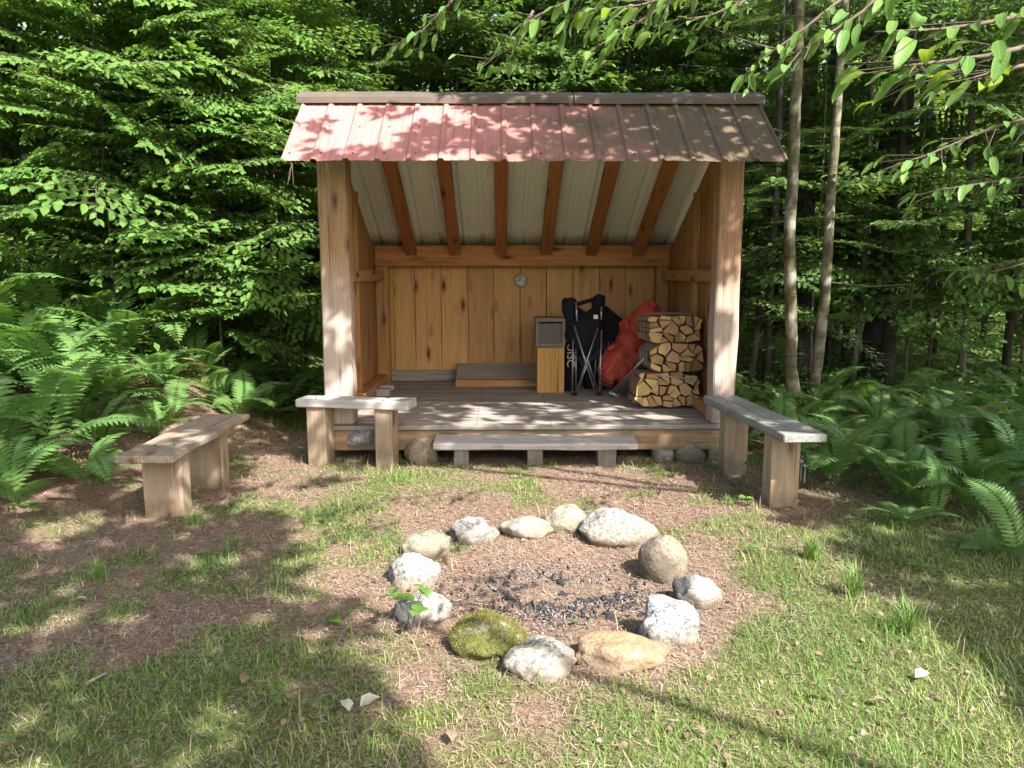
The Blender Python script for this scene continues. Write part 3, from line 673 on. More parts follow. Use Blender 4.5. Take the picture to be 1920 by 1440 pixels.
for x0, y0, x1, y1, mt, lb, sd, kw in ring: stones.append(stone(x0, y0, x1, y1, mt, lb, 'stone', RG, sd, **kw))
FG = 'stones under the shelter floor'
def fstone(px0, py0, px1, py1, Y, mat, label, seed, box=0.3, cuts=6):
    a = at(px0, py0, Y=Y); b = at(px1, py1, Y=Y); me = rock_mesh('stone', (b.x - a.x) / 2 * 1.05, 0.13, (a.z - b.z) / 2 * 1.1, seed, mat, box=box, cuts=cuts)
    o = link('foundation_stone', me); o.location = ((a.x + b.x) / 2, Y + 0.08, (a.z + b.z) / 2); return tag(o, label, 'stone', FG)
fstone(643, 803, 702, 838, 5.98, G7, 'white cracked rock under the floor between the legs of the small bench', 31)
fstone(700, 805, 740, 875, 5.99, G10, 'dark square block behind the right leg of the small bench', 36, 0.8, 1)
fstone(758, 826, 818, 885, 5.85, G4, 'smooth rounded stone half buried at the left end of the plank step', 32, 0.0, 2)
fstone(1225, 843, 1264, 872, 5.92, G7, 'small grey angular stone under the rim board right of the step', 33, 0.6, 5)
fstone(1265, 832, 1327, 880, 5.98, G8, 'rounded grey green boulder under the right end of the floor', 34, 0.0, 2)
fstone(1326, 830, 1360, 878, 6.0, G10, 'mossy green square block below the right post', 35, 0.85, 1)

def stone_moss(o, n, h, seed, label, up=0.15, thr=.45):
    r = np.random.default_rng(seed); me = o.data; k = len(me.vertices); co = np.zeros(k * 3, np.float32); me.vertices.foreach_get('co', co); co = co.reshape(-1, 3); no = np.zeros(k * 3, np.float32); me.vertices.foreach_get('normal', no); no = no.reshape(-1, 3)
    tri = np.zeros(len(me.polygons) * 3, np.int32); me.polygons.foreach_get('vertices', tri); tri = tri.reshape(-1, 3)
    i = r.integers(0, len(tri), n); w = r.dirichlet((1, 1, 1), n); p = (co[tri[i]] * w[:, :, None]).sum(1); q = no[tri[i]].mean(1)
    ok = (q[:, 2] > up) & (vnoise(p[:, 0] + q[:, 2] * .1, p[:, 1], 14, seed) > thr - .35 * q[:, 2]); p, q = p[ok], q[ok]; n = len(p)
    d = q + r.normal(0, .45, (n, 3)); T = np.array([(-.5, 0, 0), (.5, 0, 0), (0, 1, 0)]); sc = np.stack([np.full(n, .0032), h * r.uniform(.4, 1.2, n), np.ones(n)], 1)
    V_, F_ = scatter(T, np.array([(0, 1, 2)]), p, frames(d, r.normal(0, 1, (n, 3))), sc); m_ = link('moss', np_mesh('moss', V_, F_, M['stone_moss'], np.clip(r.normal(.35, .22, n), 0, 1)), o); m_['kind'] = 'stuff'
M['stone_moss'] = leafmat('stone_moss_tuft', (0.10, 0.10, 0.025), (0.27, 0.25, 0.06), 0.15, objvar=0)
stone_moss(stones[10], 9000, .012, 3, None, -.1, .30)
stone_moss(stones[0], 1500, .008, 4, None, .3, .75)
stone_moss(stones[3], 1200, .008, 5, None, .3, .78)
# ------------------------------------------------------------------ benches
def legbox(parent, L, W, T, loc, mat=M['benchleg'], rz=0, jit=0.006):
    o = vplank_xz('leg', -W / 2, W / 2, -T / 2, T / 2, 0, L, mat, parent, bev=0.006, segs=5, jit=jit)
    o.location = Vector(loc) + Vector((0, 0, L / 2)); o.rotation_euler = (Matrix.Rotation(rz, 3, 'Z') @ Matrix(((0, 1, 0), (0, 0, 1), (1, 0, 0)))).to_euler(); return o
def bench(loc, rz, label, L, W, zt, T, legs, mseat, mleg, tilt=0):
    b = empty('bench', loc, rz, label, 'bench')
    board('seat', L, W, T, (0, 0, zt - T / 2), (0, R(tilt), 0), mseat, b, bev=0.006, segs=8, jit=0.014)
    mb = MB()
    for (lx, w, t) in legs:
        for sy in (-.055, .055): mb.tube([(lx + random.uniform(-.01, .01), sy, zt - .004), (lx, sy, zt + .0025)], .006, 7)
    mb.obj('screw_heads', M['nail'], b)['kind'] = 'stuff'
    for (lx, w, t) in legs: legbox(b, zt - T - 0.0 + 0.06, w, t, (lx, 0, -0.06), mleg)
    return b
bench((-2.03, 4.96, gz(-2.03, 4.8)), R(90), 'low plank bench with two thick slab legs in front of the left ferns', 1.36, 0.325, 0.44 - gz(-2.03, 4.8), 0.042,
      [(-0.40, 0.13, 0.235), (0.26, 0.13, 0.235)], M['bench'], M['benchleg'])
bench((-1.115, 5.84, 0.0), R(-11), 'small pale bench of stacked boards beside the left post of the shelter', 0.90, 0.21, 0.52, 0.065,
      [(-0.30, 0.15, 0.17), (0.24, 0.14, 0.15)], M['grey'], M['benchleg'])
bench((1.745, 5.14, 0.0), R(93.5), 'grey topped bench with slab legs below the right post', 1.48, 0.265, 0.53, 0.055,
      [(-0.42, 0.13, 0.185), (0.42, 0.13, 0.175)], M['greybench'], M['benchleg'])
st = empty('plank_step', (0.26, 5.82, 0), R(-0.5), 'low white weathered plank step on three short posts before the floor', 'step')
board('tread', 1.56, 0.25, 0.052, (0, 0, 0.178), (R(6), 0, 0), M['grey'], st, bev=0.008, segs=10, jit=0.012)
for x in (-0.57, -0.01, 0.55):
    legbox(st, 0.20, 0.13 + random.uniform(-.03, .02), 0.15, (x, 0.03, -0.05), M['floor'], jit=0.03)

# ------------------------------------------------------------------ things in the shelter
# two loose planks on the floor at the back wall
o = board('loose_plank', 1.05, 0.30, 0.05, (at(932, 700, Y=8.4).x + .08, 8.40, FZ + 0.115), (R(28), 0, 0), M['floor'], None, bev=0.006)
tag(o, 'grey plank leaning on the back wall behind another plank', 'plank')
o = board('loose_plank', 1.02, 0.14, 0.07, (at(935, 716, Y=8.2).x + .05, 8.16, FZ + 0.037), (0, 0, R(-0.5)), M['side'], None, bev=0.006)
tag(o, 'brown plank lying flat on the floor against the back wall', 'plank')
for k, (px, py, s) in enumerate(((672, 737, 0.12), (690, 728, 0.10), (699, 738, 0.08))):
    p = at(px, py, Z=FZ + 0.02); o = board('wood_block', s * 1.6, s, 0.05 + 0.02 * (k == 0), (max(p.x, -1.2), p.y, FZ + 0.03), (0, 0, R(20 * k)), M['grey'], None, bev=0.004)
    tag(o, ['pale wood block on the floor right behind the left post', 'small jagged wood block beside the left sill', 'thin wood offcut nearest the floor centre by the left post'][k], 'wood block')
# pine box with a tin box on it
bx = empty('wooden_box', (0.497, 7.83, FZ), 0, 'tall narrow pine box standing upright beside the folded chairs', 'box')
wb, db, hb = 0.272, 0.30, 0.455
board('front_panel', hb, wb, 0.018, (0, -db / 2, hb / 2), Matrix(((0, 1, 0), (0, 0, 1), (1, 0, 0))).to_euler(), M['box'], bx, bev=0.003)
board('back_panel', hb, wb, 0.018, (0, db / 2, hb / 2), Matrix(((0, 1, 0), (0, 0, 1), (1, 0, 0))).to_euler(), M['box'], bx, bev=0.003)
for sx_ in (-1, 1): board('side_panel', hb, db - 0.02, 0.018, (sx_ * (wb / 2 - 0.009), 0, hb / 2), (0, R(-90), 0), M['box'], bx, bev=0.003)
board('top_panel', wb + 0.01, db + 0.01, 0.018, (0, 0, hb + 0.010), (0, 0, 0), M['tin_frame'], bx, bev=0.003)
tn = empty('tin_box', (0.492, 7.83, FZ + hb + 0.02), 0, 'dark brown box with a recessed front standing on the pine box', 'box')
W2, H2 = 0.295, 0.245
mb = MB(); mb.box((-W2 / 2 + .02, -.13, 0.0), (W2 / 2 - .02, .15, H2 - 0.02)); mb.obj('body', M['dark_tin'], tn)
mb = MB(); mb.box((-W2 / 2, -.165, 0), (-W2 / 2 + .03, .16, H2)); mb.obj('side_frame', M['tin_frame'], tn)
mb = MB(); mb.box((W2 / 2 - .03, -.165, 0), (W2 / 2, .16, H2)); mb.obj('side_frame', M['tin_frame'], tn)
mb = MB(); mb.box((-W2 / 2 - .005, -.17, H2 + .001), (W2 / 2 + .005, .165, H2 + .035)); mb.obj('lid', M['tin_frame'], tn)
mb = MB(); mb.box((-W2 / 2 + .032, -.165, 0), (W2 / 2 - .032, -.131, .03)); mb.obj('front_rail', M['tin_frame'], tn)

def cloth_blob(name, secs, mat, parent, n=28, fold=0.10, seed=0, amp=0.02):
    """upright draped cloth: secs = (z, cx, cy, rx, ry)"""
    mb = MB(); V_ = []; S_ = []
    # refine
    for i in range(len(secs) - 1):
        for k in range(4):
            t = k / 4; S_.append(tuple(a + (b - a) * t for a, b in zip(secs[i], secs[i + 1])))
    S_.append(secs[-1])
    for (z, cx, cy_, rx2, ry2) in S_:
        for k in range(n):
            a = 2 * math.pi * k / n
            f = 1 + fold * math.sin(a * 7 + z * 5 + seed) * 0.5 + fold * mn.noise(Vector((math.cos(a) * 2 + seed, math.sin(a) * 2, z * 5))) * 2.2
            V_.append((cx + rx2 * math.cos(a) * f, cy_ + ry2 * math.sin(a) * f, z + amp * mn.noise(Vector((a * 2, z * 7, seed)))))
    N = len(S_); F_ = [(i * n + k, i * n + (k + 1) % n, (i + 1) * n + (k + 1) % n, (i + 1) * n + k) for i in range(N - 1) for k in range(n)]
    F_ += [tuple(range(n - 1, -1, -1)), tuple((N - 1) * n + k for k in range(n))]
    mb.add(V_, F_); return mb.obj(name, mat, parent, True)
def rod(name, a, b, r, mat, parent, n=8): 
    mb = MB(); mb.tube([a, b], r, n); return mb.obj(name, mat, parent, True)
# black folded camp chair standing up
Yc = 7.62
def W_(px, py, Y=Yc): return at(px, py, Y=Y)
o_ = W_(1100, 738)
ch = empty('folded_camp_chair', (o_.x, Yc, FZ), 0, 'black folded camp chair standing with its grey legs crossed', 'folding chair')
L_ = lambda px, py, Y=Yc: W_(px, py, Y) - Vector((o_.x, Yc, FZ))
def fix(p): p.z = max(p.z, 0.006); return p
rods = [((1077, 612), (1118, 741), 7.52, 7.48), ((1121, 614), (1079, 741), 7.56, 7.50), ((1128, 618), (1124, 741), 7.6, 7.50), ((1075, 620), (1073, 738), 7.62, 7.56),
        ((1080, 640), (1080, 735), 7.66, 7.62), ((1090, 640), (1122, 735), 7.70, 7.66), ((1112, 650), (1083, 735), 7.72, 7.66), ((1122, 655), (1127, 735), 7.72, 7.66)]
for (a, b, ya, yb) in rods: rod('leg', L_(a[0], a[1], ya), fix(L_(b[0], b[1], yb)), 0.0085, M['steel'], ch)
for px in (1119, 1125, 1075, 1079):
    q = fix(L_(px, 740, 7.5)); mb = MB(); mb.tube([(q.x, q.y, 0.0), (q.x, q.y, 0.03)], 0.016, 8); mb.obj('foot', M['black_iron'], ch)
zz = lambda py: L_(1100, py).z
xx = lambda px, py: L_(px, py).x
cloth_blob('seat_fabric', [(zz(668), xx(1100, 668), 0.06, .07, .04), (zz(650), xx(1098, 650), 0.05, .13, .07), (zz(630), xx(1096, 630), 0.04, .19, .09),
                           (zz(605), xx(1095, 605), 0.05, .20, .10), (zz(592), xx(1096, 592), 0.06, .17, .09), (zz(585), xx(1096, 585), 0.06, .10, .05)], M['black_cloth'], ch, fold=0.12, seed=3)
cloth_blob('back_fabric', [(zz(602), xx(1072, 602), 0.03, .06, .05), (zz(585), xx(1069, 585), 0.03, .075, .06), (zz(565), xx(1069, 565), 0.03, .075, .06), (zz(560), xx(1070, 560), 0.03, .05, .045)], M['black_cloth'], ch, fold=0.1, seed=5)
cloth_blob('back_fabric', [(zz(602), xx(1120, 602), 0.06, .06, .05), (zz(585), xx(1122, 585), 0.06, .05, .05), (zz(566), xx(1122, 566), 0.06, .065, .05), (zz(556), xx(1125, 556), 0.06, .055, .05), (zz(552), xx(1126, 552), .06, .02, .02)], M['black_cloth'], ch, fold=0.1, seed=8)
rod('arm_strap', L_(1083, 570, 7.6), L_(1118, 560, 7.62), 0.02, M['black_cloth'], ch); rod('arm_strap', L_(1084, 578, 7.58), L_(1116, 600, 7.6), 0.014, M['black_cloth'], ch)
rod('arm_strap', L_(1085, 598, 7.58), L_(1116, 575, 7.6), 0.012, M['black_cloth'], ch)
rod('frame_tube', L_(1080, 566, 7.55), L_(1082, 602, 7.52), 0.011, M['steel'], ch); rod('frame_tube', L_(1128, 575, 7.58), L_(1127, 600, 7.56), 0.011, M['steel'], ch)
mb = MB(); q = L_(1117, 594, 7.5); mb.box((q.x - .022, q.y - .004, q.z - .02), (q.x + .022, q.y, q.z + .02)); mb.obj('care_tag', M['tag_white'], ch)
cloth_blob('seat_flap', [(zz(690), xx(1096, 690), .1, .02, .02), (zz(672), xx(1100, 672), .1, .10, .03), (zz(655), xx(1110, 655), .1, .16, .04), (zz(640), xx(1112, 640), .1, .1, .04)], M['navy_cloth'], ch, fold=0.15, seed=13)
# second folded chair / carry bag behind
q0 = W_(1070, 700, 7.85); bagc = empty('chair_carry_bag', (q0.x, 7.86, FZ), 0, 'slim black carry bag with cream letters standing behind the pine box', 'bag')
cloth_blob('sack', [(0.0, 0, 0, .085, .07), (0.2, 0, 0, .095, .075), (0.5, 0.0, 0, .10, .08), (0.7, 0.01, 0, .09, .07), (0.78, 0.01, 0, .04, .04)], M['black_cloth'], bagc, fold=0.06, seed=21)
tx = bpy.data.curves.new('lettering', 'FONT'); tx.body = 'QUISC'; tx.size = 0.115; tx.extrude = 0.0008; tx.align_x = 'CENTER'; tx.align_y = 'CENTER'
to = bpy.data.objects.new('lettering', tx); col.objects.link(to); tx.materials.append(M['lettering']); to.parent = bagc
bpy.context.view_layer.update(); lme = bpy.data.meshes.new_from_object(to); bpy.data.objects.remove(to); to = link('lettering', lme, bagc)
to.location = Vector((-0.012, -0.115, 0.42)); to.rotation_euler = (R(90), R(90), 0)
q1 = W_(1135, 690, 8.0); b2 = empty('folded_chair_bundle', (q1.x, 8.0, FZ), 0, 'dark folded chair with a teal edge leaning behind the crossed legs', 'folding chair')
cloth_blob('fabric', [(0.0, -.08, 0, .14, .06), (0.2, -.05, 0, .17, .07), (0.42, 0.0, 0, .16, .07), (0.60, .05, 0, .17, .07), (0.72, 0.03, 0, .14, .06), (0.86, -.05, 0, .05, .04)], M['black_cloth'], b2, fold=0.10, seed=31)
cloth_blob('edge_fabric', [(0.40, .11, -.06, .03, .03), (0.5, .12, -.06, .06, .03), (0.58, .14, -.06, .035, .03)], M['green_cloth'], b2, fold=0.1, seed=33)
for dx in (-.1, .02, .06): rod('leg', (dx, -.07, .5), (dx * 1.3, -.09, 0.004), 0.009, M['steel'], b2)
# aluminium chair lying slanted with dark green cloth
A0 = at(1146, 737, Z=FZ + 0.03); A1 = at(1226, 655, Y=6.95)
al = empty('aluminium_chair', A0, 0, 'folded chair with bright tubes and green cloth slanting against the firewood', 'folding chair')
dA = A1 - A0; sd = Vector((0.8, 0.3, -0.5)); sd = (sd - dA * (sd.dot(dA) / dA.length_squared)).normalized()
for k in range(5):
    off = sd * (k * 0.033 - 0.005); e = dA * (0.92 + 0.03 * (k % 2)); b_ = off + Vector((0, 0.02 * (k % 2), 0)); 
    rod('tube', b_, b_ + e, 0.011, M['alu'], al)
rod('cross_bar', sd * -0.02 + Vector((0, 0, .0)), sd * 0.13, 0.013, M['white_plastic'], al)
mb = MB(); mb.tube([dA * 0.55 + sd * .06, dA * 0.75 + sd * .055 + Vector((0, .02, .01)), dA * 0.95 + sd * .05 + Vector((0, .03, .02)), dA * 1.06 + sd * .045], [0.03, 0.055, 0.065, 0.02], 12, jit=0.25); mb.obj('cloth_seat', M['green_cloth'], al, True)

# firewood ----------------------------------------------------------------------------------
def log_mesh(poly, Ln, bark_side=None):
    """poly (x,z) list; log along y from 0 to Ln"""
    mb = MB(); n = len(poly); tw = random.uniform(-.02, .02); cx = sum(p[0] for p in poly) / n; cz = sum(p[1] for p in poly) / n
    V_ = [(x, random.uniform(-.008, .008), z) for x, z in poly] + [(x + tw * (z - cz) * 4, Ln + random.uniform(-.01, .01), z - tw * (x - cx) * 4) for x, z in poly]
    mb.add(V_, [tuple(range(n))], 0); mb.f.append(tuple(range(2 * n - 1, n - 1, -1))); mb.m.append(0)
    for i in range(n):
        j = (i + 1) % n; mb.f.append((i, i + n, j + n, j)); mb.m.append(2 if bark_side == i else 1)
    me = mb.mesh('split_log', [M['log_end'], M['log_side'], M['log_bark']])
    bm = bmesh.new(); bm.from_mesh(me); bmesh.ops.recalc_face_normals(bm, faces=bm.faces); bm.to_mesh(me); bm.free(); return me
def bundle(x0, x1, z0, z1, y, label, cols, rows, rz, wrap=True, Ln=0.37):
    b = empty('firewood_bundle', ((x0 + x1) / 2, y, z0), rz, label, 'firewood bundle')
    W_b, H_b = x1 - x0, z1 - z0
    def clip(poly, p, n):                       # keep the side where (q - p).n <= 0
        out = []
        for i in range(len(poly)):
            a_, b_ = poly[i], poly[(i + 1) % len(poly)]; da = (a_[0] - p[0]) * n[0] + (a_[1] - p[1]) * n[1]; db = (b_[0] - p[0]) * n[0] + (b_[1] - p[1]) * n[1]
            if da <= 0: out.append(a_)
            if (da < 0) != (db < 0) and abs(da - db) > 1e-9: t_ = da / (da - db); out.append((a_[0] + (b_[0] - a_[0]) * t_, a_[1] + (b_[1] - a_[1]) * t_))
        return out
    seeds = []
    for j in range(rows):
        for i in range(cols):
            seeds.append(((i + .5 + random.uniform(-.32, .32) + (.25 if j % 2 else -.25)) / cols * W_b - W_b / 2, (j + .5 + random.uniform(-.3, .3)) / rows * H_b))
    k_ = 20; hull = []
    for q in range(k_):
        a_ = 2 * math.pi * (q + .5) / k_; c_, s_ = math.cos(a_), math.sin(a_); e_ = .48; rr_ = random.uniform(.88, 1.06)
        hull.append((math.copysign(abs(c_) ** e_, c_) * W_b / 2 * rr_, max(.002, H_b / 2 + math.copysign(abs(s_) ** e_, s_) * H_b / 2 * rr_)))
    for i, sd0 in enumerate(seeds):
        cell = hull
        for j, sd1 in enumerate(seeds):
            if i != j:
                cell = clip(cell, ((sd0[0] + sd1[0]) / 2, (sd0[1] + sd1[1]) / 2), (sd1[0] - sd0[0], sd1[1] - sd0[1]))
                if len(cell) < 3: break
        if len(cell) < 3: continue
        cx = sum(p[0] for p in cell) / len(cell); cz = sum(p[1] for p in cell) / len(cell); a_ = random.uniform(0, math.pi); n_ = (math.cos(a_), math.sin(a_))
        parts_ = [cell] if random.random() < .35 else [clip(cell, (cx, cz), n_), clip(cell, (cx, cz), (-n_[0], -n_[1]))]
        for pl in parts_:
            if len(pl) < 3: continue
            cx = sum(p[0] for p in pl) / len(pl); cz = sum(p[1] for p in pl) / len(pl); sh_ = random.uniform(.82, .98); ro = random.uniform(-.2, .2)
            pp = []
            for (u_, w_) in pl:
                dx_, dz_ = (u_ - cx) * sh_ * random.uniform(.93, 1.0), (w_ - cz) * sh_ * random.uniform(.93, 1.0)
                pp.append((cx + dx_ * math.cos(ro) - dz_ * math.sin(ro), max(.001, cz + dx_ * math.sin(ro) + dz_ * math.cos(ro))))
            me = log_mesh(pp, Ln * random.uniform(.90, 1.04), random.randrange(len(pp)))
            o = link('split_log', me, b); o.location = (0, random.uniform(-.035, .03), 0)
    if wrap:
        mb = MB()
        for yy in (0.10, 0.2, 0.31):
            n = 30; r = []
            for k in range(n + 1):
                a = 2 * math.pi * k / n; c_ = math.cos(a); s_ = math.sin(a); e = 0.55
                r.append((math.copysign(abs(c_) ** e, c_) * (W_b / 2 + .006), yy + 0.01 * math.sin(a * 3), H_b / 2 + math.copysign(abs(s_) ** e, s_) * (H_b / 2 + .006)))
            mb.tube(r, 0.0018, 5, cap=False)
        mb.obj('binding_cord', M['pale_twig'], b)
    return b
bundle(1.19, 1.77, FZ, 0.605, 6.72, 'bottom firewood bundle of the stack in the right corner', 5, 3, R(1), wrap=False)
bundle(1.31, 1.815, 0.60, 0.865, 6.76, 'middle firewood bundle wrapped in clear plastic', 4, 3, R(3))
bundle(1.29, 1.80, 0.86, 1.11, 6.80, 'top firewood bundle tied with pale cords in the right corner', 4, 3, R(6))
# clear wrap on the middle bundle
wm, nt, bs, out = newmat('clear_wrap'); bs.inputs['Base Color'].default_value = (0.9, 0.9, 0.9, 1); bs.inputs['Roughness'].default_value = 0.15; bs.inputs['Alpha'].default_value = 0.16
mb = MB(); n = 40; V_ = []; rows_ = 9
for j in range(rows_):
    for k in range(n):
        a = 2 * math.pi * k / n; c_ = math.cos(a); s_ = math.sin(a); e = .55; w_ = 1 + 0.05 * mn.noise(Vector((c_ * 2, s_ * 2, j * .8)))
        V_.append((math.copysign(abs(c_) ** e, c_) * .258 * w_, 0.05 + j * .04, .125 + math.copysign(abs(s_) ** e, s_) * .128 * w_))
F_ = [(j * n + k, j * n + (k + 1) % n, (j + 1) * n + (k + 1) % n, (j + 1) * n + k) for j in range(rows_ - 1) for k in range(n)]
mb.add(V_, F_); mid = [o for o in col.objects if o.name.startswith('firewood_bundle')][1]; wr = mb.obj('plastic_wrap', wm, mid, True)
# loose split logs
LG = 'loose split logs behind the firewood'
for k, (px, py, Y, rz, lb) in enumerate(((1140, 712, 8.0, 60, 'pale split log lying under the red net bag'), (1168, 704, 8.1, 110, 'split log lying at the back under the red net bag'),
        (1196, 738, 7.0, 75, 'brown split log lying just left of the bottom firewood bundle'), (1184, 746, 7.25, 20, 'short loose log between the bright tubes and the firewood'), (1166, 668, 8.2, 15, 'pale square ended log above the bright chair tubes'))):
    p = at(px, py, Y=Y); s = .06
    o = link('split_log', log_mesh([(-s, 0), (s, .0), (s * .8, s * 1.2), (-s * .3, s * 1.5)], 0.36, 2)); o.location = (p.x, Y, FZ if k != 4 else 0.62); o.rotation_euler = (0 if k != 4 else R(-20), 0, R(rz - 90)); tag(o, lb, 'log')
# stick lying across between the bundles
mb = MB(); mb.tube([at(1232, 703, Y=6.68), at(1270, 708, Y=6.66), at(1312, 715, Y=6.66)], [.008, .007, .005], 6); tag(mb.obj('stick', M['pale_twig']), 'thin pale stick lying across between the two lower firewood bundles', 'stick')

# red net bag full of wood
rb_c = at(1192, 690, Y=8.1)
rb = empty('net_bag', (rb_c.x - .05, 7.80, FZ), 0, 'red net bag of split firewood leaning in the corner behind the bundles', 'net bag')
M['red_log'] = simple('reddened_log', (0.60, 0.16, 0.09), 0.7, scale=7, c2=(0.38, 0.06, 0.04), bmp=.5)
rm, nt, bs, out = newmat('red_net'); v, mp, rnd = obj_vec(nt, rnd=False)
bs.inputs['Roughness'].default_value = 0.5
n_ = noise_n(nt, v, 10, 4); nt.links.new(mix(nt, n_, (0.85, 0.12, 0.08), (0.62, 0.06, 0.045)), bs.inputs['Base Color'])
wa = nt.nodes.new('ShaderNodeTexWave'); wa.inputs['Scale'].default_value = 60; wa.bands_direction = 'DIAGONAL'; nt.links.new(v, wa.inputs[0])
wb_ = nt.nodes.new('ShaderNodeTexWave'); wb_.inputs['Scale'].default_value = 70; wb_.bands_direction = 'Z'; nt.links.new(v, wb_.inputs[0])
al_ = math_n(nt, 'MAXIMUM', wa.outputs['Fac'], wb_.outputs['Fac']); nt.links.new(ramp(nt, al_, [(0.35, 0.28), (0.65, 0.66)]), bs.inputs['Alpha'])
bm = bmesh.new(); pieces = []
rr = random.Random(5)
spine = [Vector((-0.30, -0.12, 0.22)), Vector((-0.12, -0.08, 0.30)), Vector((-0.05, 0.0, 0.55)), Vector((0.05, 0.06, 0.78))]
for k in range(24):
    t = rr.random() * 2.999; i = int(t); p = spine[i].lerp(spine[min(i + 1, 3)], t - i) + Vector((rr.uniform(-.11, .11), rr.uniform(-.08, .08), rr.uniform(-.07, .07)))
    a, b_, c_ = rr.uniform(.06, .12), rr.uniform(.04, .07), rr.uniform(.13, .21)
    Mx = Matrix.Translation(p) @ (Matrix.Rotation(rr.uniform(-.9, .9), 4, 'Y') @ Matrix.Rotation(rr.uniform(-.6, .6), 4, 'X') @ Matrix.Rotation(rr.uniform(-.8, .8), 4, 'Z'))
    m1 = MB(); m1.box((-a * .6, -b_, -c_ * .6), (a * .6, b_, c_ * .6), 0, Mx); pieces += [Vector(q) for q in m1.v]
    m1.obj('split_log', M['red_log'], rb)
# lumpy net skin: shrink of a ball around the pieces
bmesh.ops.create_icosphere(bm, subdivisions=5, radius=1.0)
cen = Vector((-0.07, -.02, 0.50)); P_np = np.array([list(p) for p in pieces])
for v_ in bm.verts:
    d = v_.co.normalized(); D_ = np.array([d.x, d.y, d.z]); rel = P_np - np.array([cen.x, cen.y, cen.z])
    pr = rel @ D_; per = np.linalg.norm(rel - pr[:, None] * D_, axis=1)
    s = np.max(pr - per * 1.8 + 0.022); s = max(s, 0.15)
    v_.co = cen + d * s
bmesh.ops.smooth_vert(bm, verts=bm.verts, factor=0.3, use_axis_x=True, use_axis_y=True, use_axis_z=True)
me = bpy.data.meshes.new('net'); bm.to_mesh(me); bm.free(); me.materials.append(rm); me.polygons.foreach_set('use_smooth', [True] * len(me.polygons)); link('net', me, rb)
mb = MB(); mb.tube([(-.30, -.2, .22), (-.36, -.22, .20), (-.40, -.22, .22)], [.03, .012, .03], 9, jit=.4); mb.obj('tied_neck', rm, rb, True)

# round plaque with a pale deer-like figure
pq = at(977, 526, Y=8.60)
pl_ = empty('round_plaque', pq, 0, 'small round grey green plaque with a pale animal figure on the back wall', 'plaque')
dm = simple('plaque_green', (0.20, 0.21, 0.15), 0.6, scale=60, c2=(0.34, 0.34, 0.27)); rimm = simple('plaque_rim', (0.36, 0.35, 0.25), 0.5, 0.3); fig = simple('plaque_figure', (0.60, 0.58, 0.48), 0.6, scale=80)
mb = MB(); n = 32; mb.tube([(0, 0.018, 0), (0, 0.0, 0)], 0.076, n); mb.obj('disc', dm, pl_)
mb = MB(); mb.tube([(0.074 * math.cos(2 * math.pi * k / n), -0.001, 0.074 * math.sin(2 * math.pi * k / n)) for k in range(n + 1)], 0.0055, 8, cap=False); mb.obj('rim', rimm, pl_, True)
def flat(poly, y0=-0.0015, y1=-0.005):
    m_ = MB(); k = len(poly); m_.add([(x, y0, z) for x, z in poly] + [(x, y1, z) for x, z in poly], [tuple(range(k - 1, -1, -1)), tuple(range(k, 2 * k))] + [(i, (i + 1) % k, (i + 1) % k + k, i + k) for i in range(k)]); return m_
body = [(-.055, -.022), (-.035, -.035), (-.005, -.052), (.018, -.050), (.030, -.030), (.030, -.005), (.020, .008), (.040, .010), (.048, .020), (.040, .036), (.018, .042), (.006, .030), (.004, .012), (-.004, -.006), (-.022, -.014), (-.040, -.012)]
flat([(x, z) for x, z in body]).obj('figure', fig, pl_)
flat([(-.060, .012), (-.045, .035), (-.028, .040), (-.034, .022), (-.046, .006)]).obj('figure', fig, pl_)
flat([(-.012, .046), (.000, .060), (.004, .052), (-.004, .040)]).obj('figure', fig, pl_)

# coil of cord hanging on right wall
hk = at(1261, 518, Y=8.2); mb = MB()
mb.tube([(hk.x + .03 * math.cos(a), 8.2, hk.z + .045 * math.sin(a)) for a in np.linspace(0, 6.28, 14)], .006, 6, cap=False)
mb.tube([(hk.x - .01, 8.19, hk.z - .04), (hk.x + .005, 8.19, hk.z - .2), (hk.x + .03, 8.19, hk.z - .05)], .004, 5)
tag(mb.obj('hanging_cord', M['pale_twig']), 'loop of brown cord hanging at the right end of the back beam', 'cord')
# straw wisps caught under the eave
mb = MB()
for px, py in ((918, 306), (915, 312), (548, 306), (612, 306)):
    p = at(px, py, Y=YE + .01)
    for k in range(3):
        dx = random.uniform(-.04, .04); mb.tube([p, p + Vector((dx * .5, 0, -.05)), p + Vector((dx, 0.01, -.10 - .05 * random.random()))], .0018, 4)
tag(mb.obj('straw_wisps', M['straw']), 'dry straw wisps hanging from the lower roof edge', 'straw')

# two small clear stake lights
M['clear'] = simple('clear_plastic', (0.55, 0.6, 0.58), 0.15)
for k, (px, py) in enumerate(((1501, 905), (1508, 908))):
    p = at(px, py, Z=0.0); s_ = empty('stake_light', (p.x, p.y, gz(p.x, p.y)), 0, ['clear garden stake light right of the grey topped bench, the taller', 'shorter clear garden stake light right of the grey topped bench'][k], 'garden light')
    h = .14 - .03 * k
    mb = MB(); mb.tube([(0, 0, -.03), (0, 0, h)], .005, 8); mb.obj('stake', M['clear'], s_, True)
    mb = MB(); mb.tube([(0, 0, h), (0, 0, h + .012), (0, 0, h + .03)], [.010, .018, .008], 10); mb.obj('head', M['white_plastic'], s_, True)

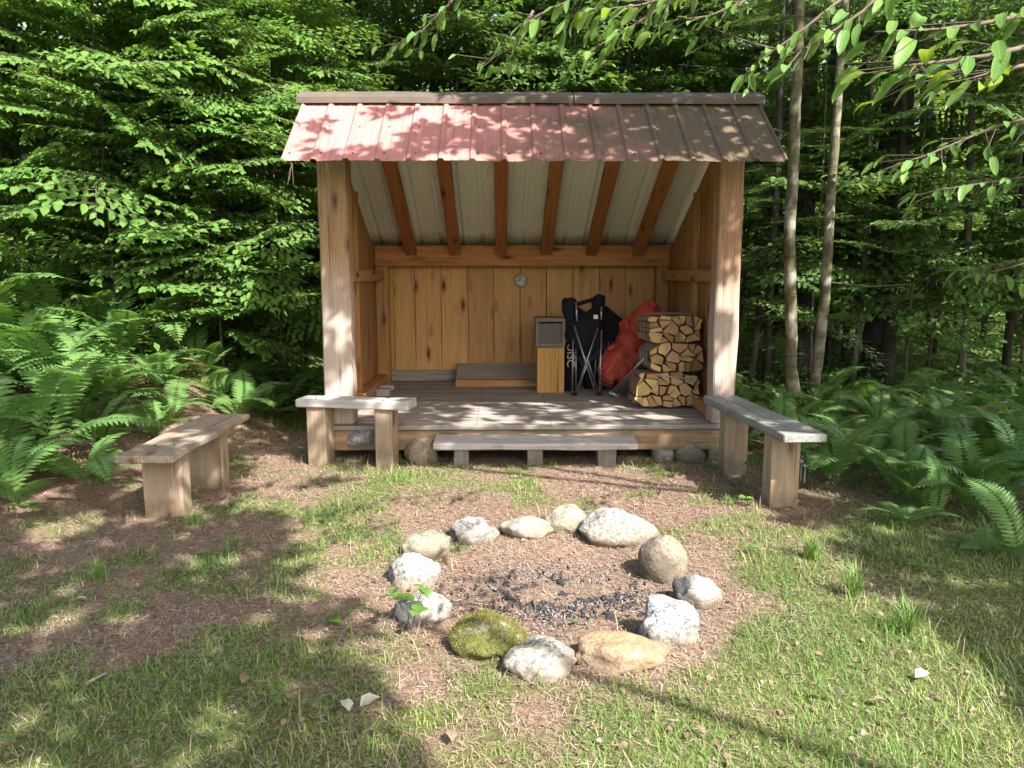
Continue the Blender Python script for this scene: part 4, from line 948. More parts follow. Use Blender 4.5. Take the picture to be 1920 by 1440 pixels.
# ------------------------------------------------------------------ ground cover
def blades(n, xr, yr, dens, hmin, hmax, wid, mat, name, seed, lean=0.5, kind='grass', zoff=0.0):
    r = np.random.default_rng(seed); x = r.uniform(*xr, n); y = yr[0] + (yr[1] - yr[0]) * r.random(n) ** 1.25
    keep = r.random(n) < dens(x, y); x, y = x[keep], y[keep]; n = len(x); z = ground_z(x, y) - 0.004 + zoff
    a = r.uniform(0, 2 * np.pi, n); h = r.uniform(hmin, hmax, n) * (0.6 + 0.8 * vnoise(x, y, 3, 4)); ln = r.uniform(0.1, 1, n) * lean * h
    dx, dy = np.cos(a), np.sin(a); w = wid * r.uniform(.7, 1.3, n) * (0.7 + 0.14 * y); sx_, sy_ = -dy * w / 2, dx * w / 2
    b0 = np.stack([x - sx_, y - sy_, z], 1); b1 = np.stack([x + sx_, y + sy_, z], 1)
    m0 = np.stack([x - sx_ * .8 + dx * ln * .35, y - sy_ * .8 + dy * ln * .35, z + h * .6], 1); m1 = np.stack([x + sx_ * .8 + dx * ln * .35, y + sy_ * .8 + dy * ln * .35, z + h * .6], 1)
    t = np.stack([x + dx * ln, y + dy * ln, z + h], 1)
    V_ = np.stack([b0, b1, m1, m0, t], 1).reshape(-1, 3); o5 = (np.arange(n) * 5)[:, None]
    F_ = np.concatenate([o5 + [0, 1, 2], o5 + [0, 2, 3], o5 + [3, 2, 4]], 1).reshape(-1, 3)
    tint = np.repeat(np.clip(vnoise(x, y, 2.2, 9) * .7 + r.uniform(-.2, .45, n), 0, 1), 3)
    return tag(link(name, np_mesh(name, V_, F_, mat, tint)), kind='stuff')
gd = lambda x, y: smooth(0.22, 0.75, grassy(x, y)) * 0.95
def inring(x, y): return np.exp(-(((x - 0.35) / 0.75) ** 2 + ((y - 3.45) / 0.72) ** 2) ** 3)
o = blades(280000, (-3.4, 4.2), (1.75, 8.0), gd, 0.008, 0.028, 0.0026, M['mossy'], 'moss', 1, 1.3); o['label'] = 'low yellow green moss and short grass over the clearing'
o = blades(100000, (-3.4, 4.2), (1.75, 7.6), lambda x, y: gd(x, y) ** 1.5 * smooth(.35, .7, fbm(x, y, 2.3, 44)), 0.025, 0.075, 0.0028, M['grass'], 'grass', 2, 1.7); o['label'] = 'tufts of long green grass at the front and right of the clearing'
o = blades(12000, (-3.4, 4.2), (1.75, 7.6), lambda x, y: .25 + .75 * gd(x, y) * smooth(.4, .7, fbm(x, y, 2.0, 54)), 0.02, 0.08, 0.0028, M['straw'], 'dry_grass', 3, 1.6); o['label'] = 'dry straw coloured grass blades among the green'
# needles and bits lying flat
def flats(n, xr, yr, dens, L0, L1, w, mat, name, seed, z1=0.012):
    r = np.random.default_rng(seed); x = r.uniform(*xr, n); y = yr[0] + (yr[1] - yr[0]) * r.random(n) ** 1.3
    keep = r.random(n) < dens(x, y); x, y = x[keep], y[keep]; n = len(x); z = ground_z(x, y) + r.uniform(0.001, z1, n)
    a = r.uniform(0, 2 * np.pi, n); tl = r.normal(0, .25, n); L = r.uniform(L0, L1, n); ww = w * r.uniform(.6, 1.4, n) * (0.7 + 0.14 * y)
    d = np.stack([np.cos(a), np.sin(a), tl], 1) * (L / 2)[:, None]; s = np.stack([-np.sin(a), np.cos(a), r.normal(0, .2, n)], 1) * (ww / 2)[:, None]; p = np.stack([x, y, z], 1)
    V_ = np.stack([p - d - s, p - d + s, p + d + s, p + d - s], 1).reshape(-1, 3); F_ = (np.arange(n) * 4)[:, None] + np.array([0, 1, 2, 3])
    tint = np.clip(r.normal(.45, .25, n) - .25 * (vnoise(x, y, 2.5, 77) - .5), 0, 1)
    return tag(link(name, np_mesh(name, V_, F_, mat, tint)), kind='stuff')
ld = lambda x, y: np.clip(1.05 - 0.75 * grassy(x, y) - .25 * inring(x, y), 0, 1) * (1 - 0.95 * smooth(6.02, 6.1, y) * smooth(-1.6, -1.4, x) * smooth(2.0, 1.8, x))
o = flats(270000, (-3.5, 4.0), (1.75, 8.2), ld, .010, .040, .0020, M['litter'], 'pine_needles', 11); o['label'] = 'reddish brown pine needles covering the clearing floor'
# curled dry leaves
def leaf_litter(n, name, seed, mat, s0, s1, dens):
    r = np.random.default_rng(seed); x = r.uniform(-3.8, 4.4, n); y = 1.8 + 6.5 * r.random(n) ** 1.2; k = r.random(n) < dens(x, y); x, y = x[k], y[k]; n = len(x)
    p = np.stack([x, y, ground_z(x, y) + r.uniform(.004, .02, n)], 1); a = r.uniform(0, 6.28, n)
    d = np.stack([np.cos(a), np.sin(a), r.normal(0, .25, n)], 1); nn = np.stack([r.normal(0, .45, n), r.normal(0, .45, n), np.ones(n)], 1)
    T = LEAF_V.copy(); T[:, 2] *= 2.5; T[:, 0] *= 1.3
    V_, F_ = scatter(T, LEAF_F, p, frames(d, nn), r.uniform(s0, s1, n))
    return tag(link(name, np_mesh(name, V_, F_, mat, np.repeat(np.clip(r.normal(.5, .3, n), 0, 1), len(LEAF_F)))), kind='stuff')
o = leaf_litter(4200, 'dry_leaves', 21, M['dry_leaf'], .012, .030, lambda x, y: np.clip(.9 - inring(x, y), .3, 1) * (1 - smooth(6.02, 6.1, y) * smooth(-1.6, -1.4, x) * smooth(2.0, 1.8, x))); o['label'] = 'curled brown and grey dry leaves scattered over the clearing'
# small pale fallen leaves one can pick out
PG = 'pale fallen leaves on the grass'
def fallen(px, py, s, rz, mat, label, tilt=0.3):
    p = at(px, py, Z=0.01); V_ = LEAF_V * s; V_[:, 2] *= 3; me = np_mesh('fallen_leaf', V_, LEAF_F, mat, np.full(len(LEAF_F), .6)); o = link('fallen_leaf', me)
    o.location = (p.x, p.y, gz(p.x, p.y) + .03); o.rotation_euler = (tilt, .2, rz); return tag(o, label, 'leaf', PG)
fallen(1572, 1322, .085, 2.3, M['leaf_pale'], 'pale grey green upturned leaf in the bright grass at the lower right', 1.1)
fallen(655, 1345, .075, .6, M['leaf_pale'], 'pale dry leaf on the shaded grass, the left one of the pair')
fallen(675, 1338, .08, -.8, M['leaf_pale'], 'pale dry leaf on the shaded grass, the right one of the pair')
fallen(1715, 1282, .07, -1.2, M['leaf_pale'], 'narrow white leaf lying near the right edge of the bright grass')
fallen(1320, 1390, .05, .5, M['dry_leaf'], 'curled brown dry leaf on the grass below the ring')
fallen(1665, 1325, .06, 1.5, M['dry_leaf'], 'orange brown leaf in the bright grass on the right')
fallen(165, 1130, .06, 1.9, M['leaf_pale'], 'whitish leaf on the dim ground at the left edge')
fallen(848, 1405, .06, .2, M['dry_leaf'], 'orange curled leaf at the bottom of the picture')
fallen(455, 1290, .055, .2, M['dry_leaf'], 'small red brown leaf on the shaded ground left of the ring')
# charcoal in the fire pit
CG = 'charcoal pieces in the fire pit'
rr = random.Random(3)
for k in range(34):
    px = rr.gauss(1095, 45) if k % 3 else rr.gauss(985, 45); py = rr.gauss(1128, 18) if k % 3 else rr.gauss(1112, 18)
    p = at(px, py, Z=-.03); s = rr.uniform(.010, .022); me = rock_mesh('charcoal', s * rr.uniform(1.1, 2.2), s, s * .6, 200 + k, M['charcoal'], sub=2, rough=.45, cuts=8, box=.6); 
    me.polygons.foreach_set('use_smooth', [False] * len(me.polygons)); o = link('charcoal', me); o.location = (p.x, p.y, gz(p.x, p.y) + s * .35); o.rotation_euler = (0, 0, rr.uniform(0, 3))
    tag(o, 'black charred lump among the ash in the fire ring', 'charcoal', CG)
def specks(n, mat, name, seed, s0, s1, label, cx=1045, cyp=1122, sx_=85, sy_=24):
    r = np.random.default_rng(seed); P_ = []
    while len(P_) < n:
        p = at(r.normal(cx, sx_), r.normal(cyp, sy_), Z=-.03)
        if vnoise(p.x, p.y, 7.0, 3) < .40: continue
        P_.append((p.x, p.y, gz(p.x, p.y) + .006))
    P_ = np.array(P_); d = r.normal(0, 1, (n, 3)); nn = r.normal(0, 1, (n, 3)); T = np.array([(-.5, 0, 0), (.5, 0, 0), (0, .9, 0), (0, .4, .7)]); TF = np.array([(0, 1, 2), (0, 3, 1), (1, 3, 2), (2, 3, 0)])
    V_, F_ = scatter(T, TF, P_, frames(d, nn), r.uniform(s0, s1, n)); o = link(name, np_mesh(name, V_, F_, mat, np.zeros(len(F_)))); o['label'] = label; return tag(o, kind='stuff')
specks(600, M['charcoal'], 'charcoal_crumbs', 4, .005, .026, 'fine charcoal crumbs spread in the fire ring')
specks(900, M['ash'], 'ash_crumbs', 5, .005, .016, 'grey ash crumbs in the fire ring', cyp=1105, sx_=110, sy_=40)
# twigs
def twig(pts, r0, mat, label, name='stick', cat='stick'):
    w = []
    for (px, py, dz) in pts:
        p = at(px, py, Z=dz); w.append(Vector((p.x, p.y, gz(p.x, p.y) + dz + .006)))
    mb = MB(); mb.tube(w, [r0 * (1 - .6 * i / max(1, len(w) - 1)) for i in range(len(w))], 6, jit=.2); return tag(mb.obj(name, mat, None, True), label, cat)
twig([(856, 1070, .0), (880, 1040, .02), (918, 998, .03), (930, 985, .03)], .004, M['red_twig'], 'thin dark twig lying over the back left of the fire ring')
twig([(870, 1062, 0), (888, 1085, .0)], .003, M['red_twig'], 'short twig lying inside the fire ring on the left')
twig([(1505, 1010, 0), (1522, 975, .05), (1532, 955, .08), (1545, 945, .1)], .004, M['red_twig'], 'thin red twig standing out of the ground right of the grey topped bench')
twig([(90, 962, 0), (150, 955, .02), (200, 962, .02), (240, 975, 0)], .005, M['twig'], 'long curved twig on the ground left of the front left bench')
twig([(1365, 905, 0), (1385, 925, .02), (1425, 942, .0)], .004, M['twig'], 'dark twig on the ground under the grey topped bench')
twig([(935, 1290, 0), (948, 1265, .02), (958, 1250, .02)], .004, M['twig'], 'pale brown twig in the grass in front of the mossy stone')
twig([(160, 1285, 0), (200, 1262, .02)], .007, M['pale_twig'], 'short pale stick on the shaded ground at the lower left')

# ------------------------------------------------------------------ ferns
def frond_mesh(name, L, seed, npin=22, wid=0.17, arch=0.55, mat=M['fern'], lobes=6):
    r = random.Random(seed); V_ = []; F_ = []; T_ = []
    def curve(t):
        y = L * (t * 0.92 - 0.0 * t); z = L * (arch * 1.5 * t - arch * 1.45 * t * t); return Vector((0.03 * L * math.sin(t * 3 + seed), y, z))
    # rachis
    mb = MB(); mb.tube([curve(k / 8) for k in range(9)], [0.0035 * (1 - .8 * k / 8) for k in range(9)], 4)
    for f in mb.f:
        if len(f) == 4: F_ += [(f[0], f[1], f[2]), (f[0], f[2], f[3])]; T_ += [.2, .2]
    V_ += [Vector(v_) for v_ in mb.v]
    for i in range(npin):
        t = 0.14 + 0.86 * i / npin; p = curve(t); tg = (curve(min(t + .02, 1.0)) - curve(t - .02)).normalized()
        u = (t - .14) / .86; pl_ = wid * (math.sin(math.pi * min(1, (u * .85 + .20))) ** .8) * (1 - .15 * u) * r.uniform(.92, 1.05)
        if u > .9: pl_ *= .5
        side = Vector((1, 0, 0)); up = side.cross(tg).normalized()
        for s in (-1, 1):
            dr = (side * s * 0.93 + tg * 0.36 + up * r.uniform(.02, .16)).normalized(); wv = (tg - dr * tg.dot(dr)).normalized(); hw = min(L * .86 / npin * .50, .019) 
            drp = up * -1
            for (sgn) in (-1, 1):
                b = len(V_)
                for k in range(lobes + 1):
                    q = k / lobes; w_ = hw * (1 - q ** 1.6) * (1.0 if k else .5); c = p + dr * pl_ * q + drp * pl_ * .22 * q * q
                    V_.append(c); 
                    if k < lobes:
                        c2 = p + dr * pl_ * (q + .5 / lobes + .02) + drp * pl_ * .22 * q * q; V_.append(c2 + wv * sgn * w_ * 1.15 - up * .002)
                for k in range(lobes):
                    a, m_, c_ = b + 2 * k, b + 2 * k + 1, b + 2 * k + 2
                    F_.append((a, m_, c_)); T_.append(.3 + .5 * r.random())
                    if k < lobes - 1: F_.append((c_, m_, m_ + 2)); T_.append(.35 + .4 * r.random())
    me = np_mesh(name, np.array([list(v_) for v_ in V_]), np.array(F_), mat, np.array(T_)); return me
FRB = frond_mesh('frond', .8, 9, 20, .14, .35, mat=M['straw'])
FR = [frond_mesh('frond', 0.95, 1, 24, .17, .60), frond_mesh('frond', 0.85, 2, 22, .16, .75), frond_mesh('frond', 0.75, 3, 20, .15, .40), frond_mesh('frond', 1.0, 4, 26, .19, .85), frond_mesh('frond', .55, 5, 16, .12, .5, lobes=5)]
def fern(x, y, s, nf, label, group, seed, up=0.5, azs=None, kinds=None):
    r = random.Random(seed); f = empty('fern', (x, y, gz(x, y) - .01), r.uniform(0, 6.28), label, 'fern', group)
    for k in range(nf):
        az = (azs[k] - f.rotation_euler.z) if azs else 2 * math.pi * (k + r.uniform(-.25, .25)) / nf
        o = bpy.data.objects.new('frond', FRB if r.random() < .045 else FR[kinds[k] if kinds else r.randrange(4)]); col.objects.link(o); o.parent = f
        sc_ = s * r.uniform(.8, 1.15); o.scale = (sc_, sc_, sc_); o.rotation_euler = (R(r.uniform(8, 46)) * (.5 + up), R(r.uniform(-14, 14)), az)
    return f
rf = random.Random(11)
def fern_bed(n, xr, yr, ok, s, label, group, seed, nf=(5, 7)):
    r = random.Random(seed); pts = []; tries = 0
    while len(pts) < n and tries < 4000:
        tries += 1; x, y = r.uniform(*xr), r.uniform(*yr)
        if not ok(x, y) or any((x - a) ** 2 + (y - b) ** 2 < .13 for a, b in pts): continue
        pts.append((x, y)); fern(x, y, s * r.uniform(.75, 1.15) * (1.35 if x < -3.1 else 1.0), r.randint(*nf), label, group, seed * 100 + len(pts))
fern_bed(22, (-4.4, -2.35), (4.3, 6.2), lambda x, y: x > -0.62 * y - .9 and x < -2.62 - .02 * (y - 4.3), .82, 'lush fern in the thick bed behind the left bench', 'ferns of the bed left of the clearing', 41)
fern_bed(26, (-5.4, -1.95), (6.2, 8.2), lambda x, y: x > -0.66 * y and x < -1.95 - .0 * y and not (-2.9 < x < -1.6 and 5.5 < y < 7.0), .75, 'fern on the leafy bank left of the shelter', 'ferns on the bank left of the shelter', 42)
fern_bed(42, (2.2, 5.4), (4.3, 7.8), lambda x, y: x < .70 * y + .3 and x > 2.25 + .35 * max(0, 5.3 - y), .72, 'shaded fern in the dense bed right of the clearing', 'ferns of the bed right of the clearing', 43)
fern_bed(9, (-2.6, -1.62), (6.7, 8.6), lambda x, y: True, .62, 'fern in the gap between the leafy bank and the left shelter post', 'ferns beside the left shelter post', 44)
# single ferns
fern(1.0 * at(1700, 985, Z=0).x, at(1700, 985, Z=0).y, .50, 6, 'low spreading fern alone at the right edge of the grass', None, 901, kinds=[4, 2, 4, 2, 4, 2], up=.1)
p = at(1742, 975, Z=0); fern(p.x, p.y, .62, 4, 'tall narrow upright fern standing over the low one', None, 902, up=1.1, kinds=[0, 2, 4, 4])
p = at(1830, 960, Z=0); fern(p.x, p.y, .6, 5, 'arching fern at the front of the right bed', None, 903)
p = at(1850, 1040, Z=0); fern(p.x, p.y, .42, 5, 'small fern low on the ground near the right edge', None, 904, kinds=[4] * 5, up=.2)
p = at(1915, 1060, Z=0); fern(p.x, p.y, .55, 5, 'fern cut off by the right edge of the picture', None, 905)
p = at(1645, 905, Z=0); fern(p.x, p.y, .5, 5, 'small fern nearest the stake lights', None, 906, up=.5)
p = at(1895, 900, Z=0); fern(p.x, p.y, .9, 6, 'tall bright fern at the right edge', None, 907, up=.9)
p = at(1545, 830, Z=0); fern(p.x, p.y, .5, 5, 'little fern just behind the grey topped bench', None, 908)
p = at(-40, 905, Z=.1); fern(p.x, p.y, 1.0, 7, 'large fern with long arching fronds at the left edge', None, 909, up=.6)
p = at(150, 850, Z=.15); fern(p.x, p.y, .62, 7, 'fern with a long level frond just behind the front left bench', None, 910, up=.4)
# seedlings: small leafy plants
def seedling(px, py, s, n, label, seed, mat=M['leaf'], h=.10):
    r = np.random.default_rng(seed); p = at(px, py, Z=0.0); o = empty('seedling', (p.x, p.y, gz(p.x, p.y)), 0, label, 'seedling', 'small green seedlings in the clearing')
    mb = MB(); tips = []
    for k in range(max(2, n // 3)):
        a = r.uniform(0, 6.28); t = Vector((math.cos(a) * h * .5, math.sin(a) * h * .5, h * r.uniform(.6, 1.1))); mb.tube([(0, 0, -.01), t * .6 + Vector((0, 0, h * .15)), t], .0018, 4); tips.append(t)
    mb.obj('stem', M['twig'], o)
    for k in range(n):
        t = tips[k % len(tips)]; a = r.uniform(0, 6.28)
        d = np.array([[math.cos(a), math.sin(a), r.uniform(-.3, .3)]]); nn = np.array([[r.normal(0, .3), r.normal(0, .3), 1.0]])
        Rm = frames(d, nn)[0]; me = SEED_LEAF; q = bpy.data.objects.new('leaf', me); col.objects.link(q); q.parent = o; q.location = t; sc_ = s * r.uniform(.7, 1.2); q.scale = (sc_,) * 3
        q.rotation_euler = Matrix([list(row) for row in Rm]).to_euler()
SEED_LEAF = np_mesh('leaf', LEAF_V * np.array([1.4, 1, 1]), LEAF_F, M['leaf'], np.linspace(.5, .9, len(LEAF_F)))
seedling(770, 1186, .06, 14, 'leafy green seedling in front of the blotched white stone', 1, h=.16)
seedling(1403, 952, .05, 9, 'bright green seedling at the foot of the grey topped bench', 2, h=.06)
seedling(1072, 1165, .03, 5, 'tiny seedling inside the fire ring behind the front stones', 3, h=.03)
seedling(60, 985, .06, 10, 'green seedling on the ground left of the front left bench', 4, h=.1)
seedling(1402, 1035, .035, 7, 'small seedling in the litter between the ring and the right bench', 5, h=.05)
seedling(1730, 1075, .05, 7, 'seedling alone on the dim moss at the right', 6, h=.06)
seedling(520, 1320, .03, 10, 'patch-like seedling in the shaded grass at the lower left', 7, h=.05)
seedling(500, 800, .05, 9, 'seedling on the red litter behind the front left bench', 8, h=.09)
seedling(590, 735, .06, 10, 'leafy seedling on the bank beside the left post', 9, h=.16)
seedling(620, 1165, .04, 8, 'low seedling in the grass left of the mossy stone', 10, h=.05)
seedling(545, 715, .06, 12, 'pale green seedling at the top of the litter slope', 12, h=.12)
# grass clumps one can tell apart
def clump(px, py, n, h, label, seed, mat=M['grass'], w=.004):
    r = np.random.default_rng(seed); p = at(px, py, Z=0); V_ = []; F_ = []
    for k in range(n):
        a = r.uniform(0, 6.28); hh = h * r.uniform(.6, 1.1); l = hh * r.uniform(.2, .9); d = np.array([math.cos(a), math.sin(a), 0]); s = np.array([-math.sin(a), math.cos(a), 0]) * w / 2
        b = np.array([p.x + r.normal(0, .02), p.y + r.normal(0, .02), gz(p.x, p.y) - .005]); m = b + d * l * .35 + np.array([0, 0, hh * .65]); t = b + d * l + np.array([0, 0, hh]); i = len(V_)
        V_ += [b - s, b + s, m + s, m - s, t]; F_ += [(i, i + 1, i + 2), (i, i + 2, i + 3), (i + 3, i + 2, i + 4)]
    o = link('grass_tuft', np_mesh('grass_tuft', np.array(V_), np.array(F_), mat, np.random.default_rng(seed).random(len(F_)))); return tag(o, label, 'grass tuft', 'grass tufts in the clearing')
clump(1525, 1050, 70, .16, 'tall upright grass tuft on the right between bench and ferns', 1)
clump(1535, 870, 40, .10, 'tuft of dry straw coloured grass behind the grey topped bench', 2, M['straw'])
clump(365, 990, 60, .09, 'sunlit grass tuft at the foot of the front left bench', 3)
clump(185, 1090, 50, .10, 'sunlit tuft in the dim ground left of the ring', 4)
clump(1600, 1120, 80, .17, 'long leaning grass tuft at the edge of the right shade', 5)
clump(1700, 1190, 80, .17, 'second long grass tuft further down the edge of the right shade', 6)
clump(1480, 950, 40, .09, 'pale dry tuft at the base of the right bench leg', 7, M['straw'])
clump(1370, 950, 40, .08, 'short green tuft beside the bright seedling', 8)

# ------------------------------------------------------------------ trees
def spray_mesh(name, seed, L=1.0, leaf=0.088, mat=M['leaf'], step=0.047, nside=17, wspread=.55):
    r = np.random.default_rng(seed); P_ = []; D_ = []; S_ = []; mb = MB()
    def tw(p0, d0, ln, rad, dens=1.0):
        n = max(3, int(ln / .12)); pts = [p0]; d = d0.copy()
        for i in range(n):
            d = d + np.array([r.normal(0, .05), r.normal(0, .05), -.035 + r.normal(0, .02)]); d /= np.linalg.norm(d); pts.append(pts[-1] + d * ln / n)
        mb.tube([tuple(p) for p in pts], [rad * (1 - .75 * i / n) for i in range(n + 1)], 4, cap=False)
        arc = np.array(pts); m = int(ln / step * dens); s = 1
        for k in range(m):
            t = (k + .8) / m * n; i = min(int(t), n - 1); p = arc[i] + (arc[i + 1] - arc[i]) * (t - i); dd = arc[i + 1] - arc[i]; dd /= np.linalg.norm(dd)
            sd_ = np.array([dd[1], -dd[0], 0]) * s; s = -s; fd = dd * r.uniform(.5, .9) + sd_ * r.uniform(.5, .95) + np.array([0, 0, r.normal(-.30, .22)])
            P_.append(p); D_.append(fd); S_.append(leaf * r.uniform(.65, 1.15))
        P_.append(arc[-1]); D_.append(d); S_.append(leaf * .9); return arc
    main = tw(np.zeros(3), np.array([0, 1.0, .12]), L, .006, .6)
    for k in range(nside):
        t = .18 + .75 * k / nside; i = min(int(t * (len(main) - 1)), len(main) - 2); p = main[i]; s = 1 if k % 2 else -1
        tw(p, np.array([s * .8, .75, .05]), L * wspread * (1 - .6 * abs(t - .4)) * r.uniform(.6, 1.1), .003)
    P_ = np.array(P_); D_ = np.array(D_); n = len(P_); nn = np.stack([r.normal(0, .38, n), r.normal(.25, .38, n), np.ones(n)], 1)
    V_, F_ = scatter(LEAF_V, LEAF_F, P_, frames(D_, nn), np.array(S_)); tint = np.repeat(np.clip(r.normal(.5, .25, n), 0, 1), len(LEAF_F))
    TV = np.array(mb.v); TF = []
    for f in mb.f: TF += [(f[0], f[1], f[2]), (f[0], f[2], f[3])]
    TF = np.array(TF) + len(V_); me = np_mesh(name, np.concatenate([V_, TV]), np.concatenate([F_, TF]), mat, np.concatenate([tint, np.zeros(len(TF))]))
    me.materials.append(M['twig']); mi = np.zeros(len(me.polygons), np.int32); mi[len(F_):] = 1; me.polygons.foreach_set('material_index', mi); return me
SPR = [spray_mesh('leaf_spray', 100 + i, L=1.0 + .15 * (i % 3)) for i in range(7)]
SPD = [spray_mesh('leaf_spray', 200 + i, L=1.1, mat=M['leaf_dark'], leaf=.09) for i in range(5)]
def sapling(x, y, h, label, group, seed, z0=1.0, n=34, s=1.0, bank=SPR, rad=.025, bark=M['grey_bark'], az_bias=None, cat='sapling', name='beech_sapling', zmax=None, lean=(0, 0)):
    r = random.Random(seed); g0 = gz(x, y); t = empty(name, (x, y, g0 - .03), 0, label, cat, group)
    pts = [Vector((0, 0, 0))]; m = 8
    for i in range(1, m + 1): pts.append(Vector((lean[0] * i / m + r.uniform(-.03, .03), lean[1] * i / m + r.uniform(-.03, .03), h * i / m)))
    mb = MB(); mb.tube(pts, [rad * (1 - .8 * i / m) for i in range(m + 1)], 8, jit=.1); mb.obj('trunk', bark, t, True)
    for k in range(n):
        z = z0 + ((zmax or h) - z0) * (k + r.random()) / n; z = min(z, h * .98); u = z / h * m; i = min(int(u), m - 1); p = pts[i].lerp(pts[i + 1], u - i)
        az = r.uniform(0, 2 * math.pi) if az_bias is None else r.gauss(az_bias, 1.0)
        for _ in range(8):                      # a spray never grows through the shelter
            hit = False
            for q_ in (.25, .6, 1.0):
                ex, ey, ez = x + p.x - math.sin(az) * 1.35 * s * q_, y + p.y + math.cos(az) * 1.35 * s * q_, g0 + z
                if XL - .42 < ex < XR + .42 and 5.6 < ey < 9.3 and ez < roof_z(min(max(ey, YE), YB)) + .6: hit = True
            if not hit: break
            az += .8
        if hit: continue
        o = bpy.data.objects.new('leaf_spray', bank[r.randrange(len(bank))]); col.objects.link(o); o.parent = t; o.location = p
        sc_ = s * r.uniform(.7, 1.2) * (1 - .35 * max(0, z / h - .5)); o.scale = (sc_,) * 3; o.rotation_euler = (R(r.uniform(-26, 16)), R(r.gauss(0, 12)), az)
    return t
SG = 'beech saplings left of the shelter'
# the sunlit one beside the roof first, then the wall of leaves behind it
sapling(-2.75, 7.6, 3.9, 'sunlit young beech with bright level sprays just left of the shelter roof', None, 1, z0=.4, n=80, s=.75, rad=.016, az_bias=math.pi)
left = [(-3.6, 7.2, 4.2), (-4.4, 7.9, 5.0), (-5.3, 7.9, 5.0), (-3.5, 8.6, 5.2), (-2.3, 9.0, 5.2), (-4.6, 9.4, 5.8), (-5.9, 9.4, 5.8), (-3.1, 10.2, 6.0), (-6.9, 9.6, 5.6), (-5.0, 6.9, 4.2), (-1.7, 10.4, 6.0), (-6.4, 8.6, 5.2), (-2.6, 8.5, 4.4), (-3.9, 9.6, 6.2), (-1.95, 9.3, 3.6), (-2.3, 8.0, 3.4), (-3.3, 7.9, 3.6)]
for k, (x, y, h) in enumerate(left):
    sapling(x, y, h, 'leafy beech sapling in the green wall left of the shelter', SG, 20 + k, z0=1.0 if x > -2.7 else .5, n=60, s=.95, bank=SPR if k in (0, 1, 2, 4, 9, 12, 14, 15, 16) else SPD, rad=.018, bark=M['dark_bark'])
BG = 'leafy trees behind the shelter'
for k, (x, y, h) in enumerate([(-.6, 10.6, 6.4), (.5, 11.0, 6.6), (1.7, 10.6, 6.4), (2.7, 10.9, 6.6), (-2.6, 11.6, 7.0), (-.2, 12.2, 7.5), (1.3, 12.4, 7.5), (3.6, 12.6, 7.5), (-1.5, 11.3, 8), (.3, 13.6, 8.5), (2.1, 13.8, 8.5), (-2.0, 13.4, 8.5)]):
    sapling(x, y, h, 'leafy tree rising behind the shelter roof', BG, 60 + k, z0=2.6, n=58, s=1.2, bank=SPD, rad=.04, cat='tree', name='young_tree', bark=M['dark_bark'])
RGp = 'shaded saplings in the woods on the right'
for k, (x, y, h) in enumerate([(4.6, 8.6, 4.6), (5.8, 8.2, 4.4), (3.9, 10.2, 5.2), (6.6, 9.6, 5.2), (5.2, 10.8, 5.6), (3.6, 8.8, 4.6), (5.0, 8.9, 5.0), (3.1, 9.9, 5.0), (6.2, 8.9, 4.8), (4.2, 9.7, 5.4)]):
    sapling(x, y, h, 'shaded sapling with broad dark leaves in the woods on the right', RGp, 80 + k, z0=.8, n=30, s=1.0, bank=SPD, rad=.02)

def tree_trunk(name, pts, rads, mat, label, group=None, cat='tree', limbs=0, seed=1, crown=None, n=14):
    r = random.Random(seed); b = Vector(pts[0]); b.z = gz(b.x, b.y) - .05; t = empty(name, b, 0, label, cat, group)
    P_ = [Vector(p) - b for p in pts]; P_[0] = Vector((0, 0, 0))
    Q = []; W = []
    for i in range(len(P_) - 1):
        for k in range(5):
            q = P_[i].lerp(P_[i + 1], k / 5) + Vector((r.uniform(-1, 1), r.uniform(-1, 1), 0)) * rads[i] * .10; Q.append(q); W.append(rads[i] + (rads[i + 1] - rads[i]) * k / 5)
    Q.append(P_[-1]); W.append(rads[-1])
    mb = MB(); mb.tube(Q, W, n, jit=.08); mb.obj('trunk', mat, t, True)
    for k in range(limbs):
        q = Q[r.randrange(len(Q) // 4, len(Q))]; a = r.uniform(0, 6.28); L = r.uniform(.5, 1.6); mb = MB(); d = Vector((math.cos(a), math.sin(a), r.uniform(-.25, .3)))
        mb.tube([q, q + d * L * .5 + Vector((0, 0, r.uniform(-.05, .05))), q + d * L + Vector((0, 0, r.uniform(-.15, .1)))], [.012, .008, .003], 5); mb.obj('branch', M['twig'], t)
    return t, Q
def px_trunk(name, pix, Y, widths, mat, label, **k):
    pts = [at(a, b, Y=Y) for a, b in pix]; rads = [w / 2 * Y / FPX for w in widths]
    top = pts[-1] + (pts[-1] - pts[-2]) * 1.5; pts.append(top); rads.append(rads[-1] * .8)
    return tree_trunk(name, pts, rads, mat, label, **k)
px_trunk('birch_tree', [(1500, 770), (1482, 690), (1484, 600), (1480, 450), (1490, 250), (1500, 0)], 7.4, [26, 22, 22, 21, 19, 17], M['birch'], 'slender yellowish birch with a bent foot, left of its twin', limbs=3, seed=2, cat='tree')
px_trunk('birch_tree', [(1524, 760), (1532, 680), (1546, 560), (1556, 400), (1570, 200), (1585, 0)], 7.7, [22, 20, 19, 17, 15, 14], M['birch'], 'slender birch leaning right, the right one of the twin trunks', limbs=4, seed=3, cat='tree')
DG = 'dark trunks in the woods on the right'
